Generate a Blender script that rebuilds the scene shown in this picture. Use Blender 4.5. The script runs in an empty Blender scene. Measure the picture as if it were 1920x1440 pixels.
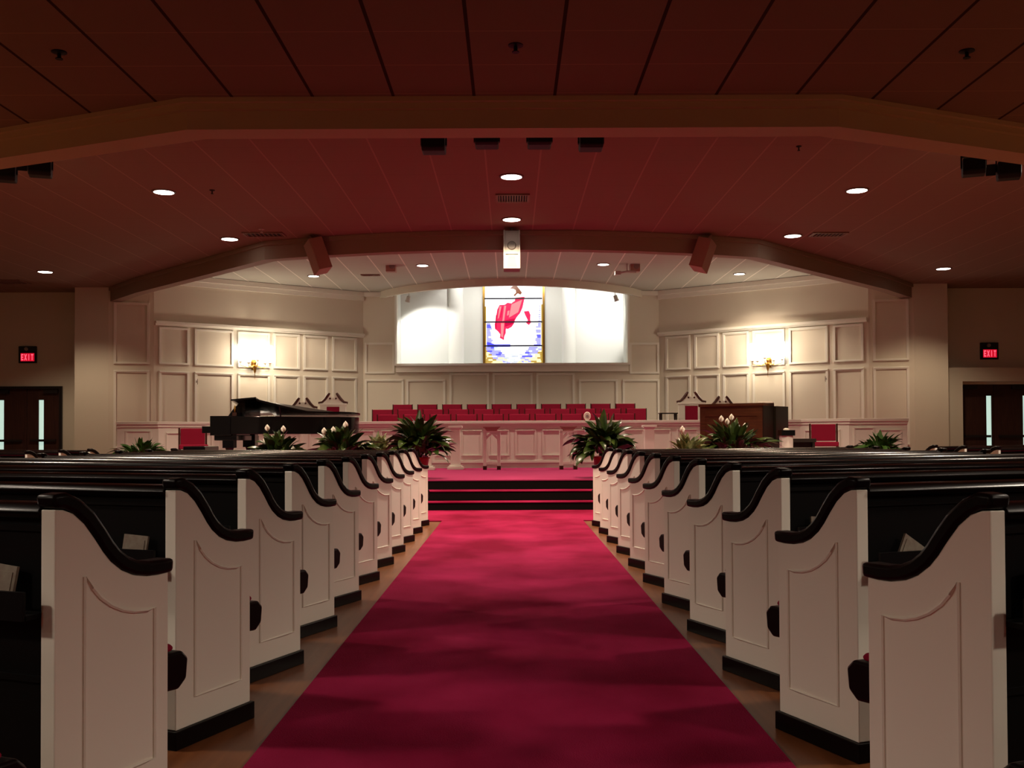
import bpy, bmesh, math, random
from mathutils import Vector, Matrix
S = bpy.context.scene
COL = S.collection
random.seed(7)
PI = math.pi
R = math.radians

# ------------------------------------------------------------------ camera
cam = bpy.data.cameras.new('camera'); co = bpy.data.objects.new('camera', cam); COL.objects.link(co)
cam.lens = 35.6; cam.sensor_width = 36; cam.clip_start = 0.05; cam.clip_end = 200
cam.shift_x = 3 / 1920; cam.shift_y = 64 / 1920
co.matrix_world = Matrix.Translation((0, 0, 1.03)) @ Matrix.Rotation(R(91.0), 4, 'X') @ Matrix.Rotation(-0.0045, 4, 'Z')
S.camera = co
S.view_settings.view_transform = 'Standard'; S.view_settings.look = 'None'
S.view_settings.gamma = 1; S.view_settings.use_curve_mapping = False
S.view_settings.exposure = 0.08
w = bpy.data.worlds.new('world'); S.world = w; w.use_nodes = True
w.node_tree.nodes['Background'].inputs[0].default_value = (0.5, 0.35, 0.3, 1)
w.node_tree.nodes['Background'].inputs[1].default_value = 0.0
S.cycles.max_bounces = 8; S.cycles.diffuse_bounces = 5; S.cycles.glossy_bounces = 3
S.cycles.sample_clamp_indirect = 4.0; S.cycles.use_denoising = True
S.cycles.caustics_reflective = False; S.cycles.caustics_refractive = False

# light strengths, in watts
W_SEAT = 390      # recessed downlights over the seats and the front of the stage
W_STAGE = 190     # recessed downlights over the choir
W_REAR_FILL = 460       # unseen lamps added at the rear to brighten the near pew ends
W_SCONCE = 14
W_NICHE = 100
WARM = (1.0, 0.74, 0.50); MID = (1.0, 0.78, 0.58); COOL = (1.0, 0.96, 0.90)

def lamp(parent, loc, power, color, spot=None, blend=0.6, target=None, radius=0.08, name='lamp'):
    l = bpy.data.lights.new(name, 'SPOT' if spot else 'POINT')
    l.energy = power; l.color = color; l.shadow_soft_size = radius
    if spot: l.spot_size = R(spot); l.spot_blend = blend
    o = bpy.data.objects.new(name, l); COL.objects.link(o); o.location = loc
    if target is not None:
        o.rotation_euler = (Vector(target) - Vector(loc)).to_track_quat('-Z', 'Y').to_euler()
    if parent: o.parent = parent
    return o

# ------------------------------------------------------------------ materials
def mat(name, col, rough=0.6, spec=0.3, metal=0, noise=None, bump=None, emit=None, estr=0, coat=0):
    m = bpy.data.materials.new(name); m.use_nodes = True
    nt = m.node_tree; b = nt.nodes['Principled BSDF']
    b.inputs['Base Color'].default_value = (*col, 1); b.inputs['Roughness'].default_value = rough
    b.inputs['Specular IOR Level'].default_value = spec; b.inputs['Metallic'].default_value = metal
    if coat: b.inputs['Coat Weight'].default_value = coat; b.inputs['Coat Roughness'].default_value = 0.12
    if emit: b.inputs['Emission Color'].default_value = (*emit, 1); b.inputs['Emission Strength'].default_value = estr
    tc = nt.nodes.new('ShaderNodeTexCoord')
    if noise:
        sc, c2, stretch = noise
        mp = nt.nodes.new('ShaderNodeMapping'); mp.inputs['Scale'].default_value = stretch
        n = nt.nodes.new('ShaderNodeTexNoise'); n.inputs['Scale'].default_value = sc; n.inputs['Detail'].default_value = 4
        rp = nt.nodes.new('ShaderNodeValToRGB')
        rp.color_ramp.elements[0].position = 0.35; rp.color_ramp.elements[0].color = (*col, 1)
        rp.color_ramp.elements[1].position = 0.68; rp.color_ramp.elements[1].color = (*c2, 1)
        nt.links.new(tc.outputs['Object'], mp.inputs[0]); nt.links.new(mp.outputs[0], n.inputs['Vector'])
        nt.links.new(n.outputs['Fac'], rp.inputs[0]); nt.links.new(rp.outputs[0], b.inputs['Base Color'])
    if bump:
        n = nt.nodes.new('ShaderNodeTexNoise'); n.inputs['Scale'].default_value = bump[0]
        bp = nt.nodes.new('ShaderNodeBump'); bp.inputs['Strength'].default_value = bump[1]; bp.inputs['Distance'].default_value = 0.01
        nt.links.new(tc.outputs['Object'], n.inputs['Vector']); nt.links.new(n.outputs['Fac'], bp.inputs['Height'])
        nt.links.new(bp.outputs[0], b.inputs['Normal'])
    return m

def ceiling_mat(name, col, line_y, line_x, ox=0.041, oy=0.0, wy=0.012, wx=0.010):
    """acoustic tile ceiling, 0.612 x 0.60 m tiles; line_y = colour of the lines running front to back"""
    m = mat(name, col, rough=0.9, spec=0.05)
    nt = m.node_tree; b = nt.nodes['Principled BSDF']
    tc = nt.nodes.new('ShaderNodeTexCoord'); sp = nt.nodes.new('ShaderNodeSeparateXYZ')
    nt.links.new(tc.outputs['Object'], sp.inputs[0])
    def math_(op, a, b_=None):
        n = nt.nodes.new('ShaderNodeMath'); n.operation = op
        for i, v in enumerate((a, b_)):
            if v is None: continue
            if isinstance(v, (int, float)): n.inputs[i].default_value = v
            else: nt.links.new(v, n.inputs[i])
        return n.outputs[0]
    def line(out, off, period, width):
        a = math_('ADD', out, off); a = math_('DIVIDE', a, period); a = math_('FRACT', math_('ADD', a, 100))
        a = math_('ABSOLUTE', math_('SUBTRACT', a, 0.5))
        return math_('LESS_THAN', a, width / period)
    ly = line(sp.outputs[0], -ox, 0.612, wy); lx = line(sp.outputs[1], oy, 0.585, wx)
    def mix(f, c1, c2):
        n = nt.nodes.new('ShaderNodeMix'); n.data_type = 'RGBA'; nt.links.new(f, n.inputs[0])
        if isinstance(c1, tuple): n.inputs[6].default_value = (*c1, 1)
        else: nt.links.new(c1, n.inputs[6])
        n.inputs[7].default_value = (*c2, 1); return n.outputs[2]
    c = mix(lx, col, line_x); c = mix(ly, c, line_y)
    nt.links.new(c, b.inputs['Base Color'])
    return m

M = {}
M['wall'] = mat('cream_paint', (0.67, 0.635, 0.53), 0.75, 0.2, bump=(90, 0.05))
M['trim'] = mat('white_trim_paint', (0.78, 0.78, 0.70), 0.35, 0.5)
M['niche'] = mat('niche_paint', (0.70, 0.71, 0.67), 0.8, 0.2)
M['ceilA'] = ceiling_mat('rear_ceiling_tiles', (0.25, 0.185, 0.145), (0.05, 0.03, 0.025), (0.36, 0.27, 0.19), oy=-6.41 + 0.2925, wx=0.006)  # dark front-to-back lines paint the shade along the tile edges
M['ceilB'] = ceiling_mat('front_ceiling_tiles', (0.27, 0.19, 0.15), (0.37, 0.265, 0.21), (0.255, 0.18, 0.14), wy=0.010)  # warm tint in the tiles deepens the red light bounced off the carpet
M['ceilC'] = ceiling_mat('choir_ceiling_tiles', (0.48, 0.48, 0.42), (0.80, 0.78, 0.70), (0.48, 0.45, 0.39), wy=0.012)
M['fascia'] = mat('fascia_paint', (0.52, 0.43, 0.30), 0.7, 0.2)
M['fascia2'] = mat('inner_fascia_paint', (0.30, 0.22, 0.17), 0.7, 0.2)
M['pew_white'] = mat('pew_white_paint', (0.86, 0.82, 0.72), 0.32, 0.5, bump=(25, 0.03))
M['pew_black'] = mat('dark_stained_wood', (0.002, 0.001, 0.001), 0.38, 0.16, noise=(14, (0.004, 0.002, 0.002), (1, 8, 8)))
M['pew_rail'] = mat('polished_dark_rail', (0.003, 0.002, 0.002), 0.24, 0.22)
M['pew_back'] = mat('dark_stained_wood_back', (0.002, 0.0015, 0.0015), 0.45, 0.15)
M['cushion'] = mat('crimson_seat_fabric', (0.28, 0.012, 0.04), 0.9, 0.1, bump=(300, 0.3))
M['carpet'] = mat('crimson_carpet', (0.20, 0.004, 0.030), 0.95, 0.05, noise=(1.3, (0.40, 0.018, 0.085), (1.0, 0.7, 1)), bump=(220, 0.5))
M['carpet_stage'] = mat('rose_carpet', (0.36, 0.035, 0.12), 0.95, 0.05, bump=(220, 0.4))
M['choir_floor'] = mat('grey_brown_choir_carpet', (0.16, 0.11, 0.09), 0.95, 0.05)
M['riser'] = mat('black_riser', (0.004, 0.003, 0.003), 0.8, 0.1)
M['wood_floor'] = mat('brown_wood_floor', (0.17, 0.055, 0.018), 0.3, 0.35, noise=(3, (0.24, 0.085, 0.03), (10, 0.6, 1)))
M['door'] = mat('dark_door_wood', (0.035, 0.012, 0.010), 0.4, 0.4, noise=(6, (0.055, 0.02, 0.014), (6, 6, 0.5)))
M['door_dark'] = mat('door_hardware_dark', (0.012, 0.010, 0.010), 0.4, 0.4)
M['daylight'] = mat('corridor_light_behind_glass', (0.5, 0.6, 0.55), 0.4, emit=(0.62, 0.86, 0.74), estr=0.75)
M['black'] = mat('black_metal', (0.004, 0.004, 0.004), 0.5, 0.2)
M['exit_red'] = mat('lit_red_exit_face', (0.3, 0, 0.01), 0.5, emit=(1.0, 0.01, 0.04), estr=0.55)
M['exit_letter'] = mat('lit_exit_letters', (0.4, 0, 0.02), 0.5, emit=(1.0, 0.10, 0.16), estr=1.4)
M['exit_body'] = mat('exit_housing', (0.012, 0.015, 0.012), 0.4)
M['bulb'] = mat('lit_lens', (1, 1, 1), 0.5, emit=(1.0, 0.88, 0.75), estr=9)
M['bulb_hot'] = mat('lit_glass_shade', (1, 1, 1), 0.3, emit=(1.0, 0.93, 0.85), estr=5)
M['lamp_trim'] = mat('lamp_trim_ring', (0.10, 0.04, 0.03), 0.5)
M['brass'] = mat('brass', (0.45, 0.26, 0.06), 0.3, 0.5, metal=1)
M['vent'] = mat('vent_metal', (0.22, 0.12, 0.09), 0.5)
M['vent_dark'] = mat('vent_slot', (0.015, 0.008, 0.006), 0.8)
M['piano'] = mat('black_lacquer', (0.003, 0.003, 0.004), 0.16, 0.5)
M['walnut'] = mat('walnut_wood', (0.055, 0.018, 0.006), 0.35, 0.4, noise=(4, (0.09, 0.032, 0.012), (1, 1, 9)))
M['walnut_dark'] = mat('dark_walnut', (0.012, 0.008, 0.005), 0.35, 0.4)
M['mahogany'] = mat('mahogany_scroll', (0.05, 0.012, 0.006), 0.3, 0.4)
M['leaf'] = mat('dark_green_leaf', (0.012, 0.030, 0.006), 0.28, 0.5, noise=(9, (0.045, 0.070, 0.012), (1, 1, 1)))
M['leaf_fern'] = mat('fern_green', (0.02, 0.06, 0.008), 0.5, 0.3, noise=(9, (0.045, 0.11, 0.015), (1, 1, 1)))
M['leaf_var'] = mat('variegated_leaf', (0.03, 0.07, 0.015), 0.3, 0.5, noise=(16, (0.35, 0.33, 0.16), (1, 1, 1)))
M['bloom'] = mat('white_bloom', (0.85, 0.82, 0.74), 0.6)
M['pot'] = mat('red_foil_pot_cover', (0.25, 0.02, 0.02), 0.4)
M['paper'] = mat('white_paper', (0.24, 0.21, 0.16), 0.8, noise=(40, (0.19, 0.14, 0.11), (1, 1, 1)))
M['wax'] = mat('ivory_wax', (0.8, 0.72, 0.62), 0.5)
M['speaker_box'] = mat('speaker_housing', (0.42, 0.26, 0.21), 0.5)
M['speaker_white'] = mat('white_speaker_housing', (0.50, 0.47, 0.42), 0.5)
M['speaker_center'] = mat('center_speaker_paint', (0.30, 0.28, 0.25), 0.5)
M['speaker_mesh'] = mat('center_speaker_mesh', (0.14, 0.13, 0.12), 0.6)
M['grille'] = mat('grey_grille', (0.30, 0.27, 0.24), 0.6)
M['lead'] = mat('lead_came', (0.004, 0.003, 0.01), 0.5)

def glass(name, c, s=1.0): return mat(name, tuple(v * 0.4 for v in c), 0.3, emit=c, estr=s)

# ------------------------------------------------------------------ mesh builder
class MB:
    def __init__(s): s.v = []; s.f = []
    def add(s, vs, fs, T=None):
        o = len(s.v)
        s.v += [tuple(T @ Vector(p)) if T else tuple(p) for p in vs]; s.f += [tuple(i + o for i in f) for f in fs]
        return s
    def box(s, a, b, T=None):
        x0, y0, z0 = a; x1, y1, z1 = b
        return s.add([(x0,y0,z0),(x1,y0,z0),(x1,y1,z0),(x0,y1,z0),(x0,y0,z1),(x1,y0,z1),(x1,y1,z1),(x0,y1,z1)],
                     [(0,3,2,1),(4,5,6,7),(0,1,5,4),(1,2,6,5),(2,3,7,6),(3,0,4,7)], T)
    def cbox(s, c, d, T=None):
        return s.box([c[i] - d[i] / 2 for i in range(3)], [c[i] + d[i] / 2 for i in range(3)], T)
    def prism(s, pts, z0, z1, T=None):
        n = len(pts)
        vs = [(p[0], p[1], z0) for p in pts] + [(p[0], p[1], z1) for p in pts]
        return s.add(vs, [tuple(range(n))[::-1], tuple(range(n, 2 * n))] + [(i, (i + 1) % n, (i + 1) % n + n, i + n) for i in range(n)], T)
    def prism_x(s, pts, x0, x1, T=None):           # profile in (y, z) pushed along x
        n = len(pts)
        vs = [(x0, p[0], p[1]) for p in pts] + [(x1, p[0], p[1]) for p in pts]
        return s.add(vs, [tuple(range(n))[::-1], tuple(range(n, 2 * n))] + [(i, (i + 1) % n, (i + 1) % n + n, i + n) for i in range(n)], T)
    def lathe(s, prof, c=(0, 0, 0), n=16, T=None):
        vs = []; fs = []
        for r, z in prof:
            for k in range(n):
                a = 2 * PI * k / n; vs.append((c[0] + r * math.cos(a), c[1] + r * math.sin(a), c[2] + z))
        m = len(prof)
        for j in range(m - 1):
            for k in range(n):
                fs.append((j*n+k, j*n+(k+1)%n, (j+1)*n+(k+1)%n, (j+1)*n+k))
        fs.append(tuple(range(n))[::-1]); fs.append(tuple(range((m-1)*n, m*n)))
        return s.add(vs, fs, T)
    def tube(s, pts, r, n=8, T=None, ref=None):
        pts = [Vector(p) for p in pts]; vs = []; fs = []
        rr = r if isinstance(r, (list, tuple)) else [r] * len(pts)
        for i, p in enumerate(pts):
            d = (pts[min(i+1, len(pts)-1)] - pts[max(i-1, 0)]).normalized()
            if ref: u = Vector(ref)
            else:
                u = d.cross(Vector((0, 0, 1)))
                if u.length < 1e-3: u = Vector((1, 0, 0))
            u.normalize(); v = d.cross(u)
            for k in range(n):
                a = 2 * PI * k / n; vs.append(p + (u * math.cos(a) + v * math.sin(a)) * rr[i])
        for i in range(len(pts) - 1):
            for k in range(n): fs.append((i*n+k, i*n+(k+1)%n, (i+1)*n+(k+1)%n, (i+1)*n+k))
        fs.append(tuple(range(n))[::-1]); fs.append(tuple(range((len(pts)-1)*n, len(pts)*n)))
        return s.add(vs, fs, T)
    def build(s, name, m, parent=None, smooth=False, bevel=0, T=None):
        me = bpy.data.meshes.new(name)
        me.from_pydata([tuple(T @ Vector(p)) for p in s.v] if T else s.v, [], s.f)
        me.materials.append(m); me.update()
        bm = bmesh.new(); bm.from_mesh(me); bmesh.ops.recalc_face_normals(bm, faces=bm.faces); bm.to_mesh(me); bm.free()
        if smooth:
            for p in me.polygons: p.use_smooth = True
            me.set_sharp_from_angle(angle=R(38))
        o = bpy.data.objects.new(name, me); COL.objects.link(o)
        if parent: o.parent = parent
        if bevel:
            b = o.modifiers.new('bevel', 'BEVEL'); b.width = bevel; b.segments = 2; b.limit_method = 'ANGLE'
        return o

def tag(o, label=None, cat=None, group=None, kind=None):
    if label: o['label'] = label
    if cat: o['category'] = cat
    if group: o['group'] = group
    if kind: o['kind'] = kind
    return o
def thing(name, label, cat, loc=(0,0,0), rz=0, group=None):
    o = bpy.data.objects.new(name, None); COL.objects.link(o); o.empty_display_size = 0.1
    o.location = loc; o.rotation_euler = (0, 0, rz); return tag(o, label, cat, group)
KIDS = {}
def copy_tree(o, parent=None):
    c = o.copy(); COL.objects.link(c); c.parent = parent
    for ch in [x for x in list(COL.objects) if x.parent == o]: copy_tree(ch, c)
    return c
def struct(name, mb, m, label, cat='', **k):
    o = mb.build(name, m, **k); o['kind'] = 'structure'; o['label'] = label
    o['category'] = cat or name.split('_')[0]
    return o
ORD = ['first','second','third','fourth','fifth','sixth','seventh','eighth','ninth','tenth','eleventh','twelfth','thirteenth']

# a point seen at (px, py) on the plane whose depth is Y, used only to read real positions off the photograph
F = 1900.0
def XZ(px, py, Y): return ((px - 957) * Y / F, 1.03 + (817 - (py + 0.0045 * (px - 957))) * Y / F)

# ------------------------------------------------------------------ floor and carpet
struct('floor', MB().box((-14, -8, -0.1), (14, 26, 0)), M['wood_floor'], 'brown polished wood floor under the pews', 'floor')
cp = MB().box((-0.83, -4, 0.0), (0.87, 12.2, 0.012)).box((-2.4, 12.2, 0), (2.5, 13.9, 0.012))
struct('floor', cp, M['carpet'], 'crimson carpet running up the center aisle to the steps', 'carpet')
Z1, Z2, ZS = 0.125, 0.262, 0.40
st = MB()
st.prism([(-2.9, 13.9), (3.0, 13.9), (3.0, 14.6), (-2.9, 14.6)], 0, Z1 - 0.012)
st.prism([(-2.9, 14.2), (3.0, 14.2), (3.0, 14.6), (-2.9, 14.6)], Z1 - 0.012, Z2 - 0.012)
stage_pts = [(-2.9, 14.56), (3.0, 14.56), (7.8, 17.8), (7.8, 20.9), (-7.7, 20.9), (-7.7, 17.8)]
st.prism(stage_pts, 0, ZS - 0.015)
struct('stage_base', st, M['riser'], 'black risers of the stage and its three steps', 'stage')
tr = MB().box((-2.9, 13.89, Z1 - 0.012), (3.0, 14.2, Z1)).box((-2.9, 14.19, Z2 - 0.012), (3.0, 14.56, Z2))
struct('stage_step', tr, M['carpet'], 'crimson carpeted step treads up to the stage', 'step')
sf = MB().prism([(-2.9, 14.55), (3.0, 14.55), (7.8, 17.79), (7.8, 20.9), (-7.7, 20.9), (-7.7, 17.79)], ZS - 0.015, ZS)
struct('floor', sf, M['carpet_stage'], 'rose carpet on the stage floor', 'carpet')
# choir risers behind the low wall
CR = [(20.9, 0.63), (21.75, 0.76), (22.6, 0.90)]
for k, (y, z) in enumerate(CR):
    y1 = CR[k+1][0] if k < 2 else 24.1
    struct('choir_riser', MB().box((-4.6, y, 0), (4.7, y1, z)), M['choir_floor'], 'carpeted choir riser, ' + ['lowest', 'middle', 'highest'][k] + ' level', 'riser')

# ------------------------------------------------------------------ walls
def wall_seg(p0, p1, z0, z1, th=0.15):
    (x0, y0), (x1, y1) = p0, p1
    d = Vector((x1 - x0, y1 - y0)).normalized(); n = Vector((-d.y, d.x))
    if n.y < 0: n = -n
    return [(x0, y0), (x1, y1), (x1 + n.x * th, y1 + n.y * th), (x0 + n.x * th, y0 + n.y * th)]
def mirror_pts(pts): return [(-x + 0.05, y) for x, y in pts]
A0, A1 = (-7.45, 21.15), (-3.5, 24.1)
SIDES = (('left', 1), ('right', -1))
def mx(p, s): return p if s == 1 else (-p[0] + 0.05, p[1])
for side, s in SIDES:
    # angled wall beside the choir
    a, b = mx(A0, s), mx(A1, s)
    wa = struct('wall_' + side, MB().prism(wall_seg(a, b, 0, 4.47), 0, 4.47), M['wall'], 'cream paneled wall angled beside the choir, ' + side + ' side')
    c0 = mx((-9.0, 20.9), s); c1 = mx((-8.3, 20.9), s)
    wing = MB().prism([c0, c1, a, (a[0] + 0.02 * s, a[1] + 0.3), (c0[0], 21.7)], 0, 4.3)
    wb = struct('wall_' + side, wing, M['wall'], 'cream wing wall next to the exit doors, ' + side + ' side')
    # wall with the doors
    if s == 1:
        dx0, dx1 = -11.1, -9.55
    else:
        dx0, dx1 = 9.55, 11.1
    ztop = 2.13
    rec = 0.0 if s == 1 else 0.45
    lo, hi = (-14, -8.95) if s == 1 else (9.0, 14)
    bk = MB().box((lo, 21.6, 2.13), (hi, 22.1, 4.3)).box((lo, 21.6, 0), (dx0, 22.1, 2.13)).box((dx1, 21.6, 0), (hi, 22.1, 2.13))
    struct('wall_back', bk, M['wall'], 'cream wall around the exit doors, ' + side + ' side')
    if s == -1:
        # deep jamb and header in front of the right-hand doors
        hd = MB().box((9.05, 21.25, 2.13), (11.6, 21.6, 2.42)).box((9.05, 21.25, 0), (9.5, 21.6, 2.13)).box((11.15, 21.25, 0), (11.6, 21.6, 2.13))
        struct('trim_1', hd, M['wall'], 'deep cream door surround in front of the right exit doors', 'trim')
    fr = MB().box((dx0, 21.55, 0), (dx0 + 0.06, 21.7, ztop)).box((dx1 - 0.06, 21.55, 0), (dx1, 21.7, ztop)).box((dx0 + 0.06, 21.55, ztop - 0.05), (dx1 - 0.06, 21.7, ztop))
    dr = bpy.data.objects.new('door_1' if s == 1 else 'door_2', None); COL.objects.link(dr); dr.location = ((dx0 + dx1) / 2, 21.6, 0)
    tag(dr, 'pair of dark wood exit doors with slim windows, ' + side + ' side', 'door', kind='structure')
    off = Matrix.Translation((-(dx0 + dx1) / 2, -21.6, 0))
    fr.build('door_frame', M['trim'] if s == -1 else M['door_dark'], dr, T=off)
    xm = (dx0 + dx1) / 2
    gx = ([-10.87, -10.02], ) if s == 1 else ([10.22, 11.0], )
    for k, (l0, l1) in enumerate(((dx0 + 0.06, xm - 0.005), (xm + 0.005, dx1 - 0.06))):
        g = gx[0][k]
        leaf = MB()
        leaf.box((l0, 21.62, 0.01), (g - 0.055, 21.67, ztop - 0.05)).box((g + 0.055, 21.62, 0.01), (l1, 21.67, ztop - 0.05))
        leaf.box((g - 0.055, 21.62, 0.01), (g + 0.055, 21.67, 0.76)).box((g - 0.055, 21.62, 1.84), (g + 0.055, 21.67, ztop - 0.05))
        lf = leaf.build('door_leaf', M['door'], dr, T=off)
        MB().box((g - 0.055, 21.64, 0.76), (g + 0.055, 21.65, 1.84)).build('window_pane', M['daylight'], lf, T=off)
        MB().box((l0 + 0.08, 21.57, 0.95), (l1 - 0.08, 21.6, 1.0)).box((l0 + 0.1, 21.6, 0.955), (l0 + 0.13, 21.62, 0.995)).box((l1 - 0.13, 21.6, 0.955), (l1 - 0.1, 21.62, 0.995)).build('push_bar', M['door_dark'], lf, T=off)
        MB().box((l1 - 0.34 if k == 1 else l0 + 0.04, 21.56, 1.98), (l1 - 0.04 if k == 1 else l0 + 0.34, 21.62, 2.05)).build('door_closer', M['door_dark'], lf, T=off)
    xo = -14 if s == 1 else 14
    struct('wall_' + side, MB().box((min(xo, xo - 0.15 * s), -8, 0), (max(xo, xo - 0.15 * s), 22.1, 4.3)), M['wall'], 'long cream ' + side + ' side wall of the nave')
struct('wall_rear', MB().box((-14, -8.15, 0), (14, -8, 4.3)), M['wall'], 'cream rear wall behind the pews', 'wall')

# center wall with its niche
nx0, nx1 = -2.69, 2.79
cw = MB()
cw.box((-3.55, 24.1, 0), (3.6, 24.25, 2.73))
cw.box((-3.55, 24.1, 2.73), (nx0, 24.25, 4.47)).box((nx1, 24.1, 2.73), (3.6, 24.25, 4.47))
struct('wall_center', cw, M['wall'], 'cream paneled wall behind the choir chairs', 'wall')
nw = MB()
nw.box((nx0 - 0.1, 24.25, 2.63), (nx1 + 0.1, 25.7, 2.73))                     # niche floor
nw.box((nx0 - 0.1, 24.25, 2.73), (nx0, 25.1, 5.3)).box((nx1, 24.25, 2.73), (nx1 + 0.1, 25.1, 5.3))
nw.box((nx0, 24.9, 2.73), (-1.5, 25.0, 5.3)).box((1.62, 24.9, 2.73), (nx1, 25.0, 5.3))
nw.box((-1.5, 24.9, 2.73), (-1.22, 25.3, 5.3)).box((1.34, 24.9, 2.73), (1.62, 25.3, 5.3))
nw.box((-1.5, 25.3, 2.73), (1.62, 25.4, 5.3))
nw.box((-3.3, 21.8, 5.3), (3.4, 25.7, 5.4))                                    # top of the light cove
nw.box((-3.2, 21.9, 4.5), (-3.1, 24.1, 5.3)).box((3.2, 21.9, 4.5), (3.3, 24.1, 5.3)).box((-3.2, 24.1, 4.47), (nx0 - 0.1, 24.25, 5.3)).box((nx1 + 0.1, 24.1, 4.47), (3.3, 24.25, 5.3)).box((nx0 - 0.1, 24.1, 4.47), (nx0, 24.25, 5.3)).box((nx1, 24.1, 4.47), (nx1 + 0.1, 24.25, 5.3))
nw.box((-3.1, 21.8, 4.55), (3.2, 21.9, 5.3))
struct('wall_niche', nw, M['niche'], 'white lit niche around the stained glass window', 'niche')
pil = MB()
for x0, x1 in ((-1.52, -1.14), (1.28, 1.62)):
    n = 10
    pts = [(x0, 24.92)] + [((x0 + x1) / 2 - (x1 - x0) / 2 * math.cos(PI * k / n), 24.9 - 0.16 * math.sin(PI * k / n)) for k in range(n + 1)] + [(x1, 24.92)]
    pil.prism(pts, 2.73, 5.3)
struct('trim_2', pil, M['niche'], 'rounded white pilasters either side of the window', 'trim', smooth=True)
sill = MB().box((nx0 - 0.06, 23.93, 2.70), (nx1 + 0.06, 24.3, 2.75)).box((nx0 - 0.02, 24.0, 2.55), (nx1 + 0.02, 24.1, 2.70))
sill.box((nx0 - 0.05, 24.02, 2.75), (nx0, 24.1, 4.42)).box((nx1, 24.02, 2.75), (nx1 + 0.05, 24.1, 4.42))
struct('trim_3', sill, M['trim'], 'white sill ledge and frame of the niche', 'trim')

# framed moldings on a wall running p0 -> p1
def frame_on(mb, p0, p1, u0, u1, z0, z1, wd=0.05, dp=0.03, T=None):
    p0 = Vector((p0[0], p0[1], 0)); p1 = Vector((p1[0], p1[1], 0)); d = (p1 - p0).normalized()
    n = Vector((d.y, -d.x, 0));
    if n.y > 0: n = -n
    Tm = Matrix(((d.x, n.x, 0, p0.x), (d.y, n.y, 0, p0.y), (0, 0, 1, 0), (0, 0, 0, 1)))
    for a, b in (((u0, 0, z0), (u1, dp, z0 + wd)), ((u0, 0, z1 - wd), (u1, dp, z1)), ((u0, 0, z0 + wd), (u0 + wd, dp, z1 - wd)), ((u1 - wd, 0, z0 + wd), (u1, dp, z1 - wd))):
        mb.box(a, b, Tm)
    for a, b in (((u0 + .012, dp, z0 + .012), (u1 - .012, dp + .012, z0 + wd * .6)), ((u0 + .012, dp, z1 - wd * .6), (u1 - .012, dp + .012, z1 - .012))):
        mb.box(a, b, Tm)
    return Tm
def ray_u(px, p0, p1):       # where the sight line through px meets the wall, measured along the wall
    k = (px - 957) / F; dx, dy = p1[0] - p0[0], p1[1] - p0[1]; L = math.hypot(dx, dy)
    t = (k * p0[1] - p0[0]) / (dx - k * dy); return t * L
for side, s in SIDES:
    a, b = A0, A1
    mb = MB(); L = math.hypot(b[0] - a[0], b[1] - a[1])
    def put(u0, u1, z0, z1):
        q0 = mx(a, s); q1 = mx(b, s)
        return frame_on(mb, q0, q1, u0, u1, z0, z1)
    ups = [(297, 354), (364, 437), (445, 505), (512, 561), (568, 614), (622, 668)]
    for x0, x1 in ups:
        u0, u1 = ray_u(x0, a, b), ray_u(x1, a, b)
        Tm = put(u0, u1, 2.56, 3.36); put(u0, u1, 0.8, 2.43)
    mb.box((0.02, 0, 3.42), (L, 0.09, 3.47), Tm).box((0.02, 0, 3.38), (L, 0.05, 3.42), Tm)
    mb.box((0.0, 0, 4.36), (L, 0.10, 4.46), Tm).box((0.0, 0, 4.26), (L, 0.05, 4.36), Tm)
    struct('trim_4', mb, M['trim'], 'molded panel frames and cornices on the angled wall, ' + side + ' side', 'trim')
    mb = MB()
    q0, q1 = mx((-8.3, 20.9), s), mx(A0, s)
    if s == 1:
        frame_on(mb, q0, q1, 0.10, 0.80, 2.55, 3.84); frame_on(mb, q0, q1, 0.10, 0.80, 0.8, 2.43)
    else:
        frame_on(mb, q0, q1, 0.10, 0.80, 2.55, 3.84); frame_on(mb, q0, q1, 0.10, 0.80, 0.8, 2.43)
    struct('trim_5', mb, M['trim'], 'molded panel frames on the wing wall, ' + side + ' side', 'trim')
mb = MB(); p0, p1 = (-3.5, 24.1), (3.55, 24.1)
def fpx(x0, x1, y0, y1):
    X0, Za = XZ(x0, y1, 24.1); X1, Zb = XZ(x1, y0, 24.1)
    frame_on(mb, p0, p1, X0 + 3.5, X1 + 3.5, 1.0 if y1 > 740 else Za, Zb)
for x0, x1 in ((843, 917), (924, 999), (1006, 1078)): fpx(x0, x1, 699, 800)
for x0, x1 in ((684, 757), (762, 835), (1086, 1159), (1168, 1237)): fpx(x0, x1, 711, 800)
for x0, x1 in ((684, 740), (1181, 1237)): fpx(x0, x1, 642, 701)
mb.box((-3.5, 24.0, 4.36), (nx0 - 0.1, 24.1, 4.46)).box((nx1 + 0.1, 24.0, 4.36), (3.55, 24.1, 4.46))
struct('trim_6', mb, M['trim'], 'molded panel frames on the wall behind the choir', 'trim')

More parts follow.
